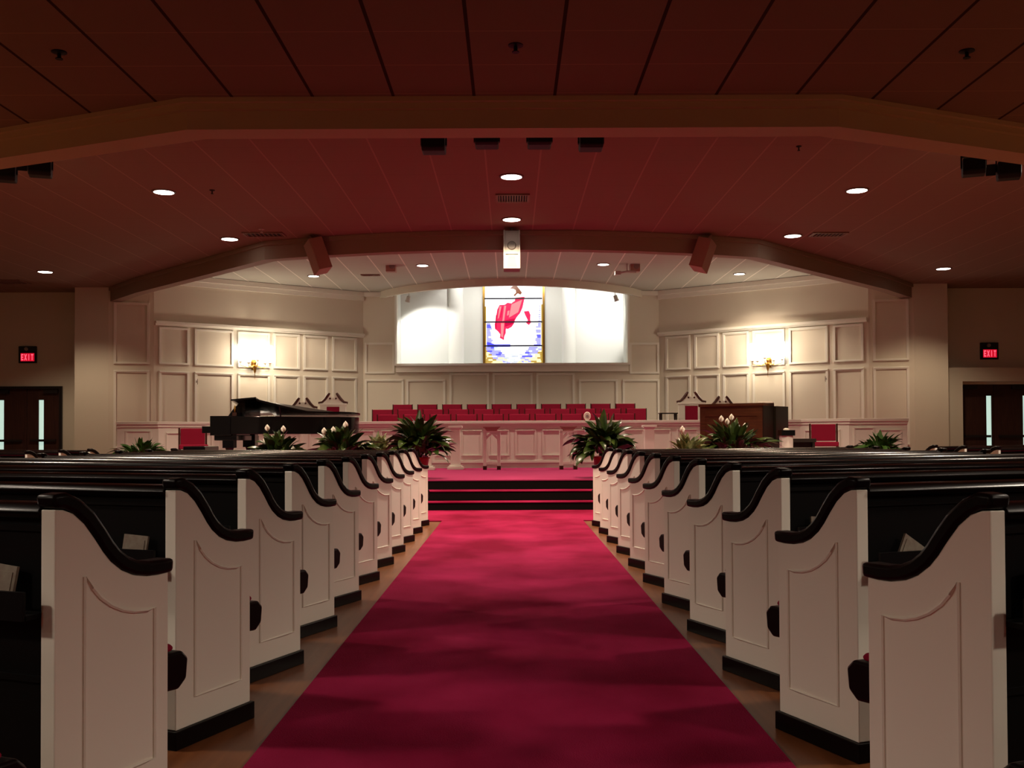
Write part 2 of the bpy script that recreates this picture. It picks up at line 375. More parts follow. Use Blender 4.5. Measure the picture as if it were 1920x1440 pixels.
# ------------------------------------------------------------------ ceilings and fascias
beam1 = [(-14, 12.6), (-2.47, 7.73), (2.53, 7.73), (14, 12.6)]
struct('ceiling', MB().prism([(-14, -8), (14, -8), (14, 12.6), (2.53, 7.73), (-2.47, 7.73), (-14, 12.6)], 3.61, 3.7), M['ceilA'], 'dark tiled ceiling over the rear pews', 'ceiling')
half2 = [(-8.3, 20.95), (-7.3, 19.7), (-5.8, 18.1), (-3.9, 16.07), (-2.9, 15.72), (-1.9, 15.46), (-0.9, 15.31)]
beam2 = half2 + [(-x + 0.05, y) for x, y in half2[::-1]]
polyB = [(14, 22.1), (14, 12.6), (2.53, 7.73), (-2.47, 7.73), (-14, 12.6), (-14, 22.1), (-8.3, 22.1)] + beam2 + [(8.35, 22.1)]
struct('ceiling', MB().prism(polyB, 4.14, 4.2), M['ceilB'], 'tiled ceiling tinted to deepen red carpet bounce over the front pews and stage edge', 'ceiling')
def vcurve(t): return (-3.1 + 6.25 * t, 24.05 - 2.0 * (math.sin(PI * t)) ** 0.75)
val = [vcurve(k / 24) for k in range(25)]
polyC = beam2 + [(8.35, 24.3), (3.15, 24.3)] + val[::-1] + [(-3.1, 24.3), (-8.3, 24.3)]
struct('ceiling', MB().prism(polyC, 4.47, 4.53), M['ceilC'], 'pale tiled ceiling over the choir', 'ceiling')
def band(pts, z0, z1, th, inward=1):
    """a strip of wall following a plan polyline, thickness th towards +Y"""
    outer = []
    for i, p in enumerate(pts):
        a = Vector(pts[max(i-1, 0)]); b = Vector(pts[min(i+1, len(pts)-1)]); d = (b - a).normalized(); n = Vector((-d.y, d.x))
        outer.append((p[0] + n.x * th, p[1] + n.y * th))
    m = MB()
    for i in range(len(pts) - 1): m.prism([pts[i], pts[i+1], outer[i+1], outer[i]], z0, z1)
    return m
struct('trim_7', band(beam1, 3.39, 4.2, 0.26), M['fascia'], 'broad brown fascia beam between the rear and front ceilings', 'trim')
b1b = [(x, y - 0.05) for x, y in beam1]; b1c = [(x, y - 0.09) for x, y in beam1]
m = band(b1b, 3.53, 3.575, 0.05); m2 = band(b1c, 3.575, 3.61, 0.09); m.add(m2.v, m2.f)
struct('trim_8', m, M['fascia'], 'crown molding along the top of the fascia beam', 'trim')
struct('trim_9', band(beam2, 3.85, 4.53, 0.2), M['fascia2'], 'curved red-brown fascia at the front of the choir ceiling', 'trim')
b2b = [(x, y - 0.05) for x, y in beam2]
struct('trim_10', band(b2b, 4.07, 4.135, 0.05), M['fascia2'], 'crown molding along the curved choir fascia', 'trim')
struct('trim_11', band(val, 4.31, 4.55, 0.08), M['wall'], 'curved cream valance above the niche', 'trim')

# ------------------------------------------------------------------ stained glass window
win = bpy.data.objects.new('window_1', None); COL.objects.link(win); win.location = (0.075, 25.28, 2.76)
tag(win, 'stained glass window of a figure in a red robe rising over clouds', 'window', kind='structure')
G = {'white': glass('clear_white_glass', (0.95, 0.96, 1.0), 1.15), 'red': glass('red_glass', (0.95, 0.02, 0.09), 0.9), 'red2': glass('dark_red_glass', (0.55, 0.0, 0.05), 0.8),
     'pink': glass('rose_glass', (1.0, 0.20, 0.22), 1.0), 'blue': glass('blue_glass', (0.10, 0.10, 0.85), 0.9), 'lilac': glass('lilac_glass', (0.33, 0.33, 0.95), 1.0),
     'sky': glass('pale_blue_glass', (0.62, 0.72, 0.95), 1.0), 'ochre': glass('ochre_glass', (0.50, 0.32, 0.05), 0.7), 'gold': glass('pale_gold_glass', (0.95, 0.80, 0.42), 1.0),
     'brown': glass('brown_glass', (0.20, 0.05, 0.01), 0.8), 'grey': glass('grey_glass', (0.55, 0.60, 0.68), 0.9), 'skin': glass('pale_skin_glass', (1.0, 0.86, 0.74), 1.05)}
kz = 25.28 / F / 8          # enlarged-view pixels (8 per photo pixel) to metres
def wp(x, y): return ((860 + x / 8 - 957) * 25.28 / F - 0.075, (1.03 - 2.76) + (817 - (520 + y / 8)) * 25.28 / F)
def pane(name, polys, m, dep):
    b = MB()
    for poly in polys:
        pts = [wp(*p) for p in poly]
        b.add([(x, -dep, z) for x, z in pts] + [(x, 0.004, z) for x, z in pts],
              [tuple(range(len(pts))), tuple(range(len(pts), 2 * len(pts)))[::-1]] + [(i, (i + 1) % len(pts), (i + 1) % len(pts) + len(pts), i + len(pts)) for i in range(len(pts))])
    return b.build(name, m, win)
def rc(x0, y0, x1, y1): return [(x0, y0), (x1, y0), (x1, y1), (x0, y1)]
pane('glass_background', [rc(398, -120, 1268, 1300)], G['white'], 0.0)
rng = random.Random(3)
lil, blu, och, gol, sk, gry = [], [], [], [], [], []
och += [rc(398, 430, 418, 1300), rc(1248, 400, 1268, 1300)]
for side in (0, 1):
    for k in range(14):
        y = 680 + k * 25
        if rng.random() < 0.9:
            wdt = rng.uniform(25, 80) + max(0, (y - 880)) * 0.35
            x0 = 425 if side == 0 else 1225 - wdt + 15
            (blu if rng.random() < 0.35 else lil).append(rc(x0, y, x0 + wdt, y + 24))
    for k in range(8):
        y = 420 + k * 32
        if side == 1: lil.append(rc(1200 + rng.uniform(0, 20), y, 1240, y + 16))
blu.append(rc(440, 1000, 780, 1040)); blu.append([(430, 960), (520, 990), (600, 1035), (430, 1040)])
for k in range(10):                                     # lower bowl of coloured glass, row by row
    y = 1040 + k * 26; t = k / 9
    b0, b1 = 250 - 190 * t, 400 - 200 * t
    for sg in (-1, 1):
        x = b0 - rng.uniform(0, 30)
        while x < 432:
            x1 = min(x + rng.uniform(34, 85), 435)
            L_ = (rng.choice((blu, lil, lil, lil, sk)) if t < .6 else rng.choice((lil, sk, gry, gol))) if x < b1 else rng.choice((och, och, gol, och if x > 330 else gol))
            L_.append(rc(min(833 + sg * x, 833 + sg * x1), y, max(833 + sg * x, 833 + sg * x1), y + 25)); x = x1
    if t > .35:
        for _ in range(3):
            x = rng.uniform(833 - b0, 833 + b0 - 60); rng.choice((gry, sk, sk)).append(rc(x, y, x + rng.uniform(40, 90), y + 22))
pane('lilac_pieces', lil, G['lilac'], 0.004); pane('blue_pieces', blu, G['blue'], 0.006); pane('ochre_pieces', och, G['ochre'], 0.005)
pane('gold_pieces', gol, G['gold'], 0.004); pane('sky_pieces', sk, G['sky'], 0.004); pane('grey_pieces', gry, G['grey'], 0.003)
robe = [(860, 300), (1000, 285), (985, 360), (965, 450), (930, 530), (880, 590), (850, 640), (835, 690), (800, 740), (745, 770), (715, 765), (712, 830), (690, 880), (682, 940), (655, 920), (622, 905), (630, 850), (590, 800), (552, 770), (545, 700), (565, 640), (572, 560), (585, 480), (620, 410), (700, 405), (740, 375), (800, 385), (850, 340)]
pane('robe', [robe], G['red'], 0.010)
pane('robe_folds', [[(690, 420), (720, 420), (690, 640), (660, 660)], [(620, 430), (650, 430), (610, 600), (590, 620)], [(640, 680), (690, 680), (670, 900), (640, 880)], [(800, 400), (960, 330), (900, 520), (760, 600)], [(740, 500), (770, 490), (760, 560), (730, 570)]], G['pink'], 0.012)
pane('robe_edges', [[(700, 640), (850, 610), (835, 690), (700, 740)], [(565, 560), (585, 560), (570, 770), (550, 760)], [(655, 440), (668, 440), (640, 600), (628, 600)]], G['red2'], 0.011)
pane('sleeve', [[(985, 505), (1060, 500), (1085, 560), (1080, 640), (1100, 665), (1060, 712), (1020, 680), (1045, 640), (1005, 560)]], G['red'], 0.010)
pane('neck_and_chest', [[(745, 325), (850, 325), (850, 350), (800, 378), (745, 370)], [(860, 270), (930, 250), (935, 290), (865, 300)]], G['skin'], 0.011)
pane('face', [[(790, 170), (850, 165), (880, 200), (870, 240), (830, 260), (780, 240), (770, 200)]], G['skin'], 0.012)
pane('hair', [[(780, 160), (820, 125), (880, 122), (920, 170), (958, 225), (935, 255), (900, 235), (885, 240), (850, 278), (832, 262), (870, 225), (865, 185), (830, 165)]], G['brown'], 0.013)
bar = MB()
for y in (313, 665, 1025):
    x0, z = wp(392, y); x1, _ = wp(1262, y); bar.box((x0, -0.035, z - 0.016), (x1, -0.014, z + 0.016))
bar.build('support_bar', M['lead'], win)
fr = MB(); x0, z0 = wp(380, 1300); x1, z1 = wp(1288, -120)
fr.box((x0 - 0.02, -0.02, z0), (x0 + 0.035, 0.01, z1)).box((x1 - 0.035, -0.02, z0), (x1 + 0.02, 0.01, z1)).box((x0 + 0.035, -0.02, z0 - 0.02), (x1 - 0.035, 0.01, z0 + 0.005))
fr.build('window_frame', M['brass'], win)

# ------------------------------------------------------------------ pews
L = 0.402
edge = [(-L, .855), (-.376, .853), (-.344, .842), (-.308, .814), (-.274, .775), (-.244, .737), (-.217, .709), (-.177, .681), (-.136, .664), (-.085, .654), (-.04, .652), (0, .654)]
T_END = 0.045; HB = 0.062
def offset_poly(pts, d):
    out = []
    for i, p in enumerate(pts):
        a = Vector(pts[max(i-1, 0)]); b = Vector(pts[min(i+1, len(pts)-1)]); t = (b - a).normalized(); n = Vector((-t.y, t.x))
        out.append((p[0] + n.x * d, p[1] + n.y * d))
    return out
def make_pew(s, length, label, group, red=True):
    """s=+1: aisle end faces local +x and the pew runs to -x"""
    t = thing('pew', label, 'pew', group=group)
    def X(a, b): return (s * a, s * b) if s * a < s * b else (s * b, s * a)
    prof = [(-L, HB)] + edge + [(0, HB)]
    for e in (0, 1):
        x0, x1 = X(-T_END, 0) if e == 0 else X(-length, -length + T_END)
        ep = MB().prism_x(prof, x0, x1).build('end_panel', M['pew_white'], t, bevel=0.003)
        # molded outline on the outer face
        xf = (0.001 * s) if e == 0 else -s * (length + 0.001)
        if e == 0:
            mo = [(-.10, .155), (-.055, .155), (-.055, .564), (-.085, .561), (-.136, .566), (-.177, .577), (-.217, .595), (-.255, .621), (-.282, .649), (-.308, .681), (-.308, .155), (-.10, .155)]
            MB().tube([(xf, p[0], p[1]) for p in mo], 0.0055, 6, ref=(1, 0, 0)).build('panel_molding', M['pew_white'], ep, smooth=True)
        cap = [(-L - .006, .858)] + [(-.379, .857)] + edge[2:-1] + [(0.012, .654)]
        up = offset_poly(cap, 0.040); up[0] = (-L - .012, .892); up[-1] = (0.016, .692)
        c0, c1 = X(-T_END - .009, .010) if e == 0 else X(-length - .010, -length + T_END + .009)
        MB().prism_x(cap + up[::-1], c0, c1).build('arm_cap', M['pew_black'], t, smooth=True, bevel=0.010)
        b0, b1 = X(-T_END - .006, .012) if e == 0 else X(-length - .012, -length + T_END + .006)
        MB().box((b0, -L - .012, 0), (b1, .012, HB)).build('base_plinth', M['pew_black'], t, bevel=0.003)
    i0, i1 = X(-length + T_END, -T_END)
    seat = [(-.34, .33), (.10, .30), (.135, .325), (.142, .385), (.115, .41), (-.34, .41)]
    MB().prism_x(seat, i0, i1).build('seat', M['pew_black'], t, smooth=True, bevel=0.008)
    j0, j1 = X(-length + T_END + .02, -T_END - .012)
    cu = [(-.32, .411), (.085, .411), (.095, .422), (.08, .435), (.03, .442), (-.32, .440)]
    MB().prism_x(cu, j0, j1).build('seat_cushion', M['cushion'], t, smooth=True, bevel=0.01)
    bk = [(-.335, .30), (-.36, .84), (-.385, .84), (-.385, .08), (-.36, .08), (-.355, .30)]
    MB().prism_x(bk, i0, i1).build('backrest', M['pew_back'], t)
    rail = [(-.40, .83), (-.335, .83), (-.33, .85), (-.34, .866), (-.365, .873), (-.395, .866), (-.41, .848)]
    MB().prism_x(rail, i0, i1).build('top_rail', M['pew_rail'], t, smooth=True, bevel=0.006)
    rk = MB().box((i0, -.45, .590), (i1, -.385, .602)).box((i0, -.457, .590), (i1, -.447, .66)).box((i0, -.392, .80), (i1, -.385, .815)).box((i0, -.395, .43), (i1, -.385, .445))
    rk.build('book_rack', M['pew_back'], t)
    return t
TH = R(21.7)
left = make_pew(1, 3.35, 'x', 'pews left of the center aisle')
right = make_pew(-1, 3.35, 'x', 'pews right of the center aisle')
for i in range(-1, 11):
    for s, src in ((1, left), (-1, right)):
        o = src if i == -1 else copy_tree(src)
        sd = 'left' if s == 1 else 'right'
        if i == -1: o.location = ((-.958, 1.85, 0) if s == 1 else (.939, 1.80, 0))
        else: o.location = ((-.958, 2.836 + .89 * i, 0) if s == 1 else (.939, 2.674 + .89 * i, 0))
        o.rotation_euler = (0, 0, -TH if s == 1 else TH)
        if i == -1: o['label'] = f'dark pew cut off at the bottom {sd} corner, only its seat nose showing'
        elif i == 0: o['label'] = f'largest white-ended pew {sd} of the carpet, nearest whole end panel'
        elif i == 10: o['label'] = f'frontmost small pew {sd} of the carpet, next to the stage steps'
        else: o['label'] = f'white-ended pew {sd} of the carpet, {ORD[i]} whole end panel counted from the nearest'
sl = make_pew(1, 3.2, 'x', 'pews across the left side aisle')
sr = make_pew(-1, 3.2, 'x', 'pews across the right side aisle')
for i in range(5):
    for s, src in ((1, sl), (-1, sr)):
        o = src if i == 0 else copy_tree(src)
        sd = 'left' if s == 1 else 'right'
        o.location = (-5.02 * s + (0.05 if s < 0 else 0), 9.7 + .82 * i, 0); o.rotation_euler = (0, 0, -R(36) * s)
        o['label'] = f'pew in the far {sd} side section, {ORD[i]} row counted from the nearest'

# leaflets in the racks behind the pews
def booklet(row, s, off, wd, ht, lean, label):
    o = MB().box((-wd/2, -0.004, 0), (wd/2, 0.004, ht)).box((-wd/2 + 0.01, -0.006, 0.015), (wd/2 - 0.01, -0.004, ht - 0.015)).build('booklet', M['paper'])
    y0 = (2.836 if s == 1 else 2.674) + .89 * row; x0 = -.958 if s == 1 else .939
    T = Matrix.Translation((x0, y0, 0)) @ Matrix.Rotation(-TH * s, 4, 'Z')
    p = T @ Vector((-s * off, -.425, .604))
    o.matrix_world = Matrix.Translation(p) @ Matrix.Rotation(-TH * s, 4, 'Z') @ Matrix.Rotation(lean, 4, 'Y') @ Matrix.Rotation(R(-8), 4, 'X')
    tag(o, label, 'booklet')
booklet(0, 1, .17, .10, .115, R(5), 'pale booklet in the rack of the nearest left pew back, at the photo edge')
booklet(1, 1, .16, .10, .10, R(3), 'small tan booklet in the second left pew rack, above the nearest arm cap')
booklet(0, -1, .17, .12, .12, R(-6), 'pink and white booklet in the rack of the nearest right pew back')
booklet(1, -1, .17, .09, .10, R(32), 'tilted tan booklet corner behind the nearest right arm cap')
booklet(2, -1, .19, .12, .09, R(4), 'pink booklet behind the second right arm cap')

# ------------------------------------------------------------------ recessed lights
def downlight(px, py, zc, label, power, color=WARM, r=.125, spot=118, group='recessed ceiling lights', blend=.35):
    pyc = py + 0.0045 * (px - 957); Y = (zc - 1.03) * F / (817 - pyc); X = (px - 957) * Y / F
    return dl_at(X, Y, zc, label, power, color, r, spot, group, blend)
def dl_at(X, Y, zc, label, power, color=WARM, r=.125, spot=118, group='recessed ceiling lights', blend=.35):
    t = thing('recessed_light', label, 'ceiling light', (X, Y, zc), group=group)
    MB().lathe([(r + .025, 0), (r + .025, -.008), (r + .002, -.012), (r, -.002)], n=24).build('trim_ring', M['lamp_trim'], t, smooth=True)
    MB().lathe([(r, -.013), (r * .6, -.016), (.001, -.017)], n=24).build('lens', M['bulb'], t, smooth=True)
    lamp(t, (0, 0, -.06), power, color, spot=spot, blend=blend, radius=.25 if 'rear' in group else .12)
    return t
for px, py, lb in ((961, 328, 'round lit ceiling light above the center air grille'), (961, 409, 'round lit ceiling light between the air grille and the hanging center speaker'),
                   (306, 357, 'lit ceiling light alone high on the left of the red ceiling'), (1612, 354, 'lit ceiling light alone high on the right of the red ceiling'),
                   (430, 446, 'lit ceiling light beside the left ceiling vent'), (1490, 440, 'lit ceiling light beside the right ceiling vent'),
                   (83, 508, 'lit ceiling light above the left exit sign'), (1773, 502, 'lit ceiling light above the right exit sign')):
    downlight(px, py, 4.14, lb, W_SEAT * (.5 if 'exit' in lb else .95 if py > 400 else 1.25), spot=104 if px == 961 and py < 400 else 128, blend=.35 if px == 961 and py < 400 else .5)
for px, py, r, lb in ((793, 496, .11, 'lit ceiling light over the choir, left of center'), (1133, 494, .11, 'lit ceiling light over the choir, right of center'),
                      (783, 467, .07, 'tiny lit light peeking under the curved fascia, left'), (1147, 466, .07, 'tiny lit light peeking under the curved fascia, right'),
                      (588, 516, .11, 'lit choir ceiling light below the left tilted speaker'), (1389, 512, .11, 'lit choir ceiling light right of the right tilted speaker')):
    downlight(px, py, 4.47, lb, W_STAGE, MID, r=r, spot=130)
for X, Y, lb in ((-6.3, 10.1, 'left'), (.03, 9.3, 'middle'), (6.3, 10.1, 'right')):
    dl_at(X, Y, 4.14, 'recessed ceiling light just behind the fascia beam, ' + lb, W_SEAT * (1.3 if X == .03 else 1.9), color=(1, .84, .66), spot=76 if X == .03 else 150, group='recessed ceiling lights behind the beam', blend=.12 if X == .03 else .3)
for X in (-8.2, -4.6, 4.6, 8.2):  # added fill lamps out of view, set wide to favour pew ends over carpet
    for Y in (3.6, 0.2, -3.6):
        dl_at(X, Y, 3.61, 'unseen recessed light added in the rear ceiling to brighten the near pews', W_REAR_FILL, (1, .84, .68), spot=150, group='unseen fill lights added in the rear ceiling', blend=.6)

# ------------------------------------------------------------------ sconces
def sconce(s, label):
    a, b = Vector((*mx(A0, s), 0)), Vector((*mx(A1, s), 0)); d = (b - a).normalized()
    u = ray_u(474, A0, A1); p = a + d * u
    n = Vector((d.y, -d.x, 0)); n = n if n.y < 0 else -n
    t = thing('wall_sconce', label, 'wall lamp', (p.x, p.y, 2.62), group='brass wall sconces')
    t.matrix_world = Matrix(((d.x * s, -n.x, 0, p.x), (d.y * s, -n.y, 0, p.y), (0, 0, 1, 2.60), (0, 0, 0, 1)))
    MB().lathe([(.004, -.30), (.008, -.16), (.02, -.14), (.045, -.02), (.05, 0), (.02, .02), (.03, .05), (.04, .08), (.03, .11), (.01, .13)], (0, -.10, 0), 16).build('backplate_stem', M['brass'], t, smooth=True)
    MB().cbox((0, -.012, .03), (.10, .022, .22)).build('wall_plate', M['brass'], t, bevel=.006)
    for k, (x, y, z) in enumerate(((-.34, -.13, .06), (-.19, -.22, .04), (0, -.27, .10), (.19, -.22, .04), (.34, -.13, .06))):
        ar = MB().tube([(0, -.10, .03), (x * .5, -.10 + (y + .1) * .6, -.04), (x, y, z - .06), (x, y, z)], .008, 8).lathe([(.01, 0), (.035, .01), (.04, .02), (.015, .025)], (x, y, z), 12)
        a_ = ar.build('arm', M['brass'], t, smooth=True)
        MB().lathe([(.03, .02), (.058, .06), (.072, .15), (.068, .24), (.058, .33), (.062, .40)], (x, y, z), 16).build('glass_shade', M['bulb_hot'], a_, smooth=True)
    for x in (-.27, 0, .27):
        lamp(t, (x, -.42, .20), W_SCONCE, (1, .80, .58), radius=.06)
sconce(1, 'lit brass sconce with glass shades on the left paneled wall')
sconce(-1, 'lit brass sconce with glass shades on the right paneled wall')

# ------------------------------------------------------------------ niche spots
for s in (-1, 1):
    x = .05 + 2.42 * s
    t = thing('spotlight', 'small white corner spotlight at the ' + ('left' if s < 0 else 'right') + ' end of the niche valance', 'spotlight', (x, 23.72, 4.31), group='niche spotlights')
    T = Matrix.Rotation(R(-20 * s), 4, 'Y') @ Matrix.Rotation(R(20), 4, 'X')
    MB().lathe([(.045, .0), (.05, -.10), (.06, -.13)], n=16, T=T).build('housing', M['speaker_white'], t, smooth=True)
    MB().lathe([(.052, -.131), (.001, -.135)], n=16, T=T).build('lens', M['bulb_hot'], t)
    MB().box((-.01, -.01, 0), (.01, .01, .16)).build('mounting_stem', M['speaker_white'], t)
    lamp(t, (-.02 * s, .02, -.20), W_NICHE, COOL, spot=98 if s < 0 else 118, blend=.3, target=(.50, 1.25, -1.35) if s < 0 else (-.70, 1.25, -.30), radius=.03)
# lamps hidden up in the cove over the window (each hangs from the cove top)
for x in (-.95, .05, 1.05):
    t = thing('cove_lamp', 'lamp up in the cove above the stained glass window', 'lamp', (x, 24.0, 5.3), group='lamps in the window cove')
    MB().lathe([(.03, 0), (.03, -.06), (.07, -.08), (.08, -.16)], n=14).build('housing', M['speaker_white'], t, smooth=True)
    lamp(t, (0, 0, -.2), 60, COOL, spot=110, blend=.5, target=(0, 1.0, -1.7), radius=.06)

# ------------------------------------------------------------------ ceiling fittings
def vent(px, py, zc, wx, wy, label, nsl=9):
    pyc = py + 0.0045 * (px - 957); Y = (zc - 1.03) * F / (817 - pyc); X = (px - 957) * Y / F
    t = thing('ceiling_vent', label, 'vent', (X, Y, zc))
    MB().box((-wx/2 + .02, -wy/2 + .02, -.006), (wx/2 - .02, wy/2 - .02, 0)).build('backing', M['vent_dark'], t)
    f_ = MB().box((-wx/2, -wy/2, -.02), (wx/2, -wy/2 + .03, 0)).box((-wx/2, wy/2 - .03, -.02), (wx/2, wy/2, 0)).box((-wx/2, -wy/2 + .03, -.02), (-wx/2 + .03, wy/2 - .03, 0)).box((wx/2 - .03, -wy/2 + .03, -.02), (wx/2, wy/2 - .03, 0))
    f_.build('vent_frame', M['vent'], t)
    sl_ = MB()
    for k in range(nsl):
        x = -wx/2 + .05 + (wx - .1) * k / (nsl - 1); sl_.box((x - .006, -wy/2 + .03, -.018), (x + .006, wy/2 - .03, -.006))
    sl_.build('louvers', M['vent'], t)
vent(963, 368, 4.14, .44, .42, 'square air grille in the ceiling between the two center lights', 11)
vent(495, 437, 4.14, .62, .30, 'ceiling vent left of center near the left tilted speaker')
vent(1557, 437, 4.14, .55, .30, 'ceiling vent on the right beside a lit ceiling light')
vent(18, 527, 4.14, .6, .5, 'ceiling vent at the far left edge over the exit doors')
vent(695, 514, 4.47, .40, .15, 'slot vent in the pale choir ceiling, left')
def dot(px, py, zc, r, m, label, name='sprinkler', cat='sprinkler'):
    pyc = py + 0.0045 * (px - 957); Y = (zc - 1.03) * F / (817 - pyc); X = (px - 957) * Y / F
    t = thing(name, label, cat, (X, Y, zc), group='sprinkler heads')
    MB().lathe([(r, 0), (r, -.006), (r * .5, -.012)], n=14).build('escutcheon', m, t, smooth=True)
    MB().lathe([(r * .25, -.01), (r * .25, -.04), (r * .5, -.045), (r * .5, -.05)], n=10).build('head', m, t)
dot(108, 92, 3.61, .05, M['black'], 'dark sprinkler in the rear ceiling near the top left corner')
dot(970, 79, 3.61, .05, M['black'], 'dark sprinkler in the rear ceiling at top center')
dot(1822, 90, 3.61, .05, M['black'], 'dark sprinkler in the rear ceiling near the top right corner')
dot(397, 354, 4.14, .035, M['vent_dark'], 'small sprinkler right of the high left ceiling light')
dot(1503, 271, 4.14, .03, M['vent_dark'], 'small sprinkler just below the fascia, right')
dot(490, 428, 4.14, .045, M['speaker_white'], 'pale sprinkler just above the left ceiling vent')

# four black boxes and the side fixtures hung behind the fascia beam
def stage_light(px, py0, py1, label, wpx=44, yaw=0, Y=8.35, hook=False, x_off=0):
    x, z1 = XZ(px, py0, Y); _, z0 = XZ(px, py1, Y); wd = wpx * Y / F; h = z1 - z0
    t = thing('stage_light', label, 'stage light', (x, Y, z1), yaw, group='black stage lights behind the fascia beam')
    pr = [(-.11, 0), (.11, 0), (.11, -h * .8), (.07, -h), (-.07, -h), (-.11, -h * .8)]
    MB().prism_x(pr, -wd/2, wd/2).build('housing', M['black'], t, bevel=.012)
    MB().box((-wd/2 - .012, -.02, -h*.5), (-wd/2, .02, .03)).box((wd/2, -.02, -h*.5), (wd/2 + .012, .02, .03)).box((-wd/2 - .012, -.02, .03), (wd/2 + .012, .02, .042)).build('yoke', M['black'], t)
    MB().lathe([(.02, .04), (.02, 4.14 - z1)], n=10).build('stem', M['black'], t, smooth=True)
    if hook: MB().prism_x([(-.05, -.01), (.05, -.01), (.03, -h*.55), (-.01, -h*.7)], -wd/2 - .10, -wd/2 - .012).build('barn_door', M['black'], t)
stage_light(815, 257, 284, 'black stage light, leftmost and deepest of the four in the center row')
stage_light(915, 255, 273, 'black stage light, second of the four in the center row')
stage_light(1014, 255, 273, 'black stage light, third of the four in the center row')
stage_light(1111, 256, 278, 'black stage light, rightmost of the four in the center row')
stage_light(73, 301, 329, 'black stage light with barn door at the left, inner of two', 40, R(20), 9.6, True)
stage_light(6, 310, 338, 'black stage light cut by the left photo edge', 40, R(20), 9.9)
stage_light(1832, 297, 327, 'black stage light at the right, inner of two', 40, R(-20), 9.6)
stage_light(1898, 303, 334, 'black stage light at the right photo edge', 40, R(-20), 9.9, True)

# speakers
def speaker(px, py0, py1, Y, w_, d_, label, yaw, tilt, m, grille=True):
    x, z1 = XZ(px, py0, Y); _, z0 = XZ(px, py1, Y)
    t = thing('speaker', label, 'speaker', (x, Y, z1)); h = z1 - z0
    t.rotation_euler = (tilt[0], tilt[1], yaw)
    MB().box((-w_/2, -d_/2, -h), (w_/2, d_/2, 0)).build('cabinet', m, t, bevel=.008)
    if grille:
        g = MB().box((-w_/2 + .03, -d_/2 - .012, -h * .62), (w_/2 - .03, -d_/2, -.03)).build('grille', M['speaker_center'], t)
        MB().lathe([(w_*.28, 0), (w_*.22, .012)], n=18, T=Matrix.Translation((0, -d_/2 - .013, -h * .40)) @ Matrix.Rotation(R(90), 4, 'X')).build('driver', M['speaker_mesh'], g)
        MB().add([(-w_*.32, -d_/2 - .006, -h * .95), (w_*.32, -d_/2 - .006, -h * .95), (w_*.2, -d_/2 - .006, -h * .68), (-w_*.2, -d_/2 - .006, -h * .68),
                  (-w_*.32, -d_/2, -h * .95), (w_*.32, -d_/2, -h * .95), (w_*.2, -d_/2, -h * .68), (-w_*.2, -d_/2, -h * .68)],
                 [(0,1,2,3),(4,7,6,5),(0,4,5,1),(1,5,6,2),(2,6,7,3),(3,7,4,0)]).build('horn', M['speaker_mesh'], t)
        b = MB()
        fr_ = .02
        b.box((-w_/2, -d_/2 - .03, -h), (-w_/2 + fr_, -d_/2, 0)).box((w_/2 - fr_, -d_/2 - .03, -h), (w_/2, -d_/2, 0)).box((-w_/2 + fr_, -d_/2 - .03, -h), (w_/2 - fr_, -d_/2, -h + fr_))
        b.build('front_rim', m, t)
    else:
        MB().box((-w_/2 + .02, -d_/2 - .006, -h + .03), (w_/2 - .02, -d_/2, -.03)).build('grille', m, t)
    MB().tube([(0, 0, 0), (0, 0.06, .12)], .02, 8).build('bracket', m, t)
    return t
speaker(961, 434, 507, 15.1, .245, .22, 'tall white speaker hanging at the center of the curved fascia', 0, (R(-4), 0), M['speaker_center'])
speaker(586, 450, 512, 15.6, .22, .30, 'tilted reddish speaker box hanging left of center under the fascia', R(30), (R(-12), R(-16)), M['speaker_box'], False)
speaker(1330, 450, 508, 15.6, .22, .30, 'tilted reddish speaker box hanging right of center under the fascia', R(-30), (R(-12), R(16)), M['speaker_box'], False)
for px, lb in ((734, 'small square speaker in the choir ceiling, left'), (1192, 'small square speaker in the choir ceiling, right')):
    x, z = XZ(px, 500, 20.4)
    t = thing('ceiling_speaker', lb, 'speaker', (x, 20.4, 4.47)); dz = 4.47 - z
    MB().box((-.10, -.10, -dz - .10), (.10, .10, -dz + .10)).build('cabinet', M['speaker_box'], t, bevel=.01)
    MB().lathe([(.06, 0), (.05, .01)], n=16, T=Matrix.Translation((.03, -.101, -dz + .01)) @ Matrix.Rotation(R(90), 4, 'X')).build('driver', M['grille'], t)
    MB().box((-.015, -.015, -dz + .1), (.015, .015, 0)).build('stem', M['speaker_box'], t)
x, z = XZ(1178, 509, 20.2)
t = thing('ceiling_projector', 'small white bracket lamp under the choir ceiling, right', 'lamp', (x, 20.2, 4.47)); dz = 4.47 - z
MB().tube([(-.17, 0, -dz - .02), (0, .05, -dz + .02), (.18, 0, -dz)], .022, 8).build('arm', M['speaker_white'], t, smooth=True)
MB().box((-.25, -.06, -dz - .06), (-.13, .06, -dz + .02)).build('head', M['speaker_white'], t, bevel=.01)
MB().box((-.012, .03, -dz + .02), (.012, .055, 0)).build('stem', M['speaker_white'], t)

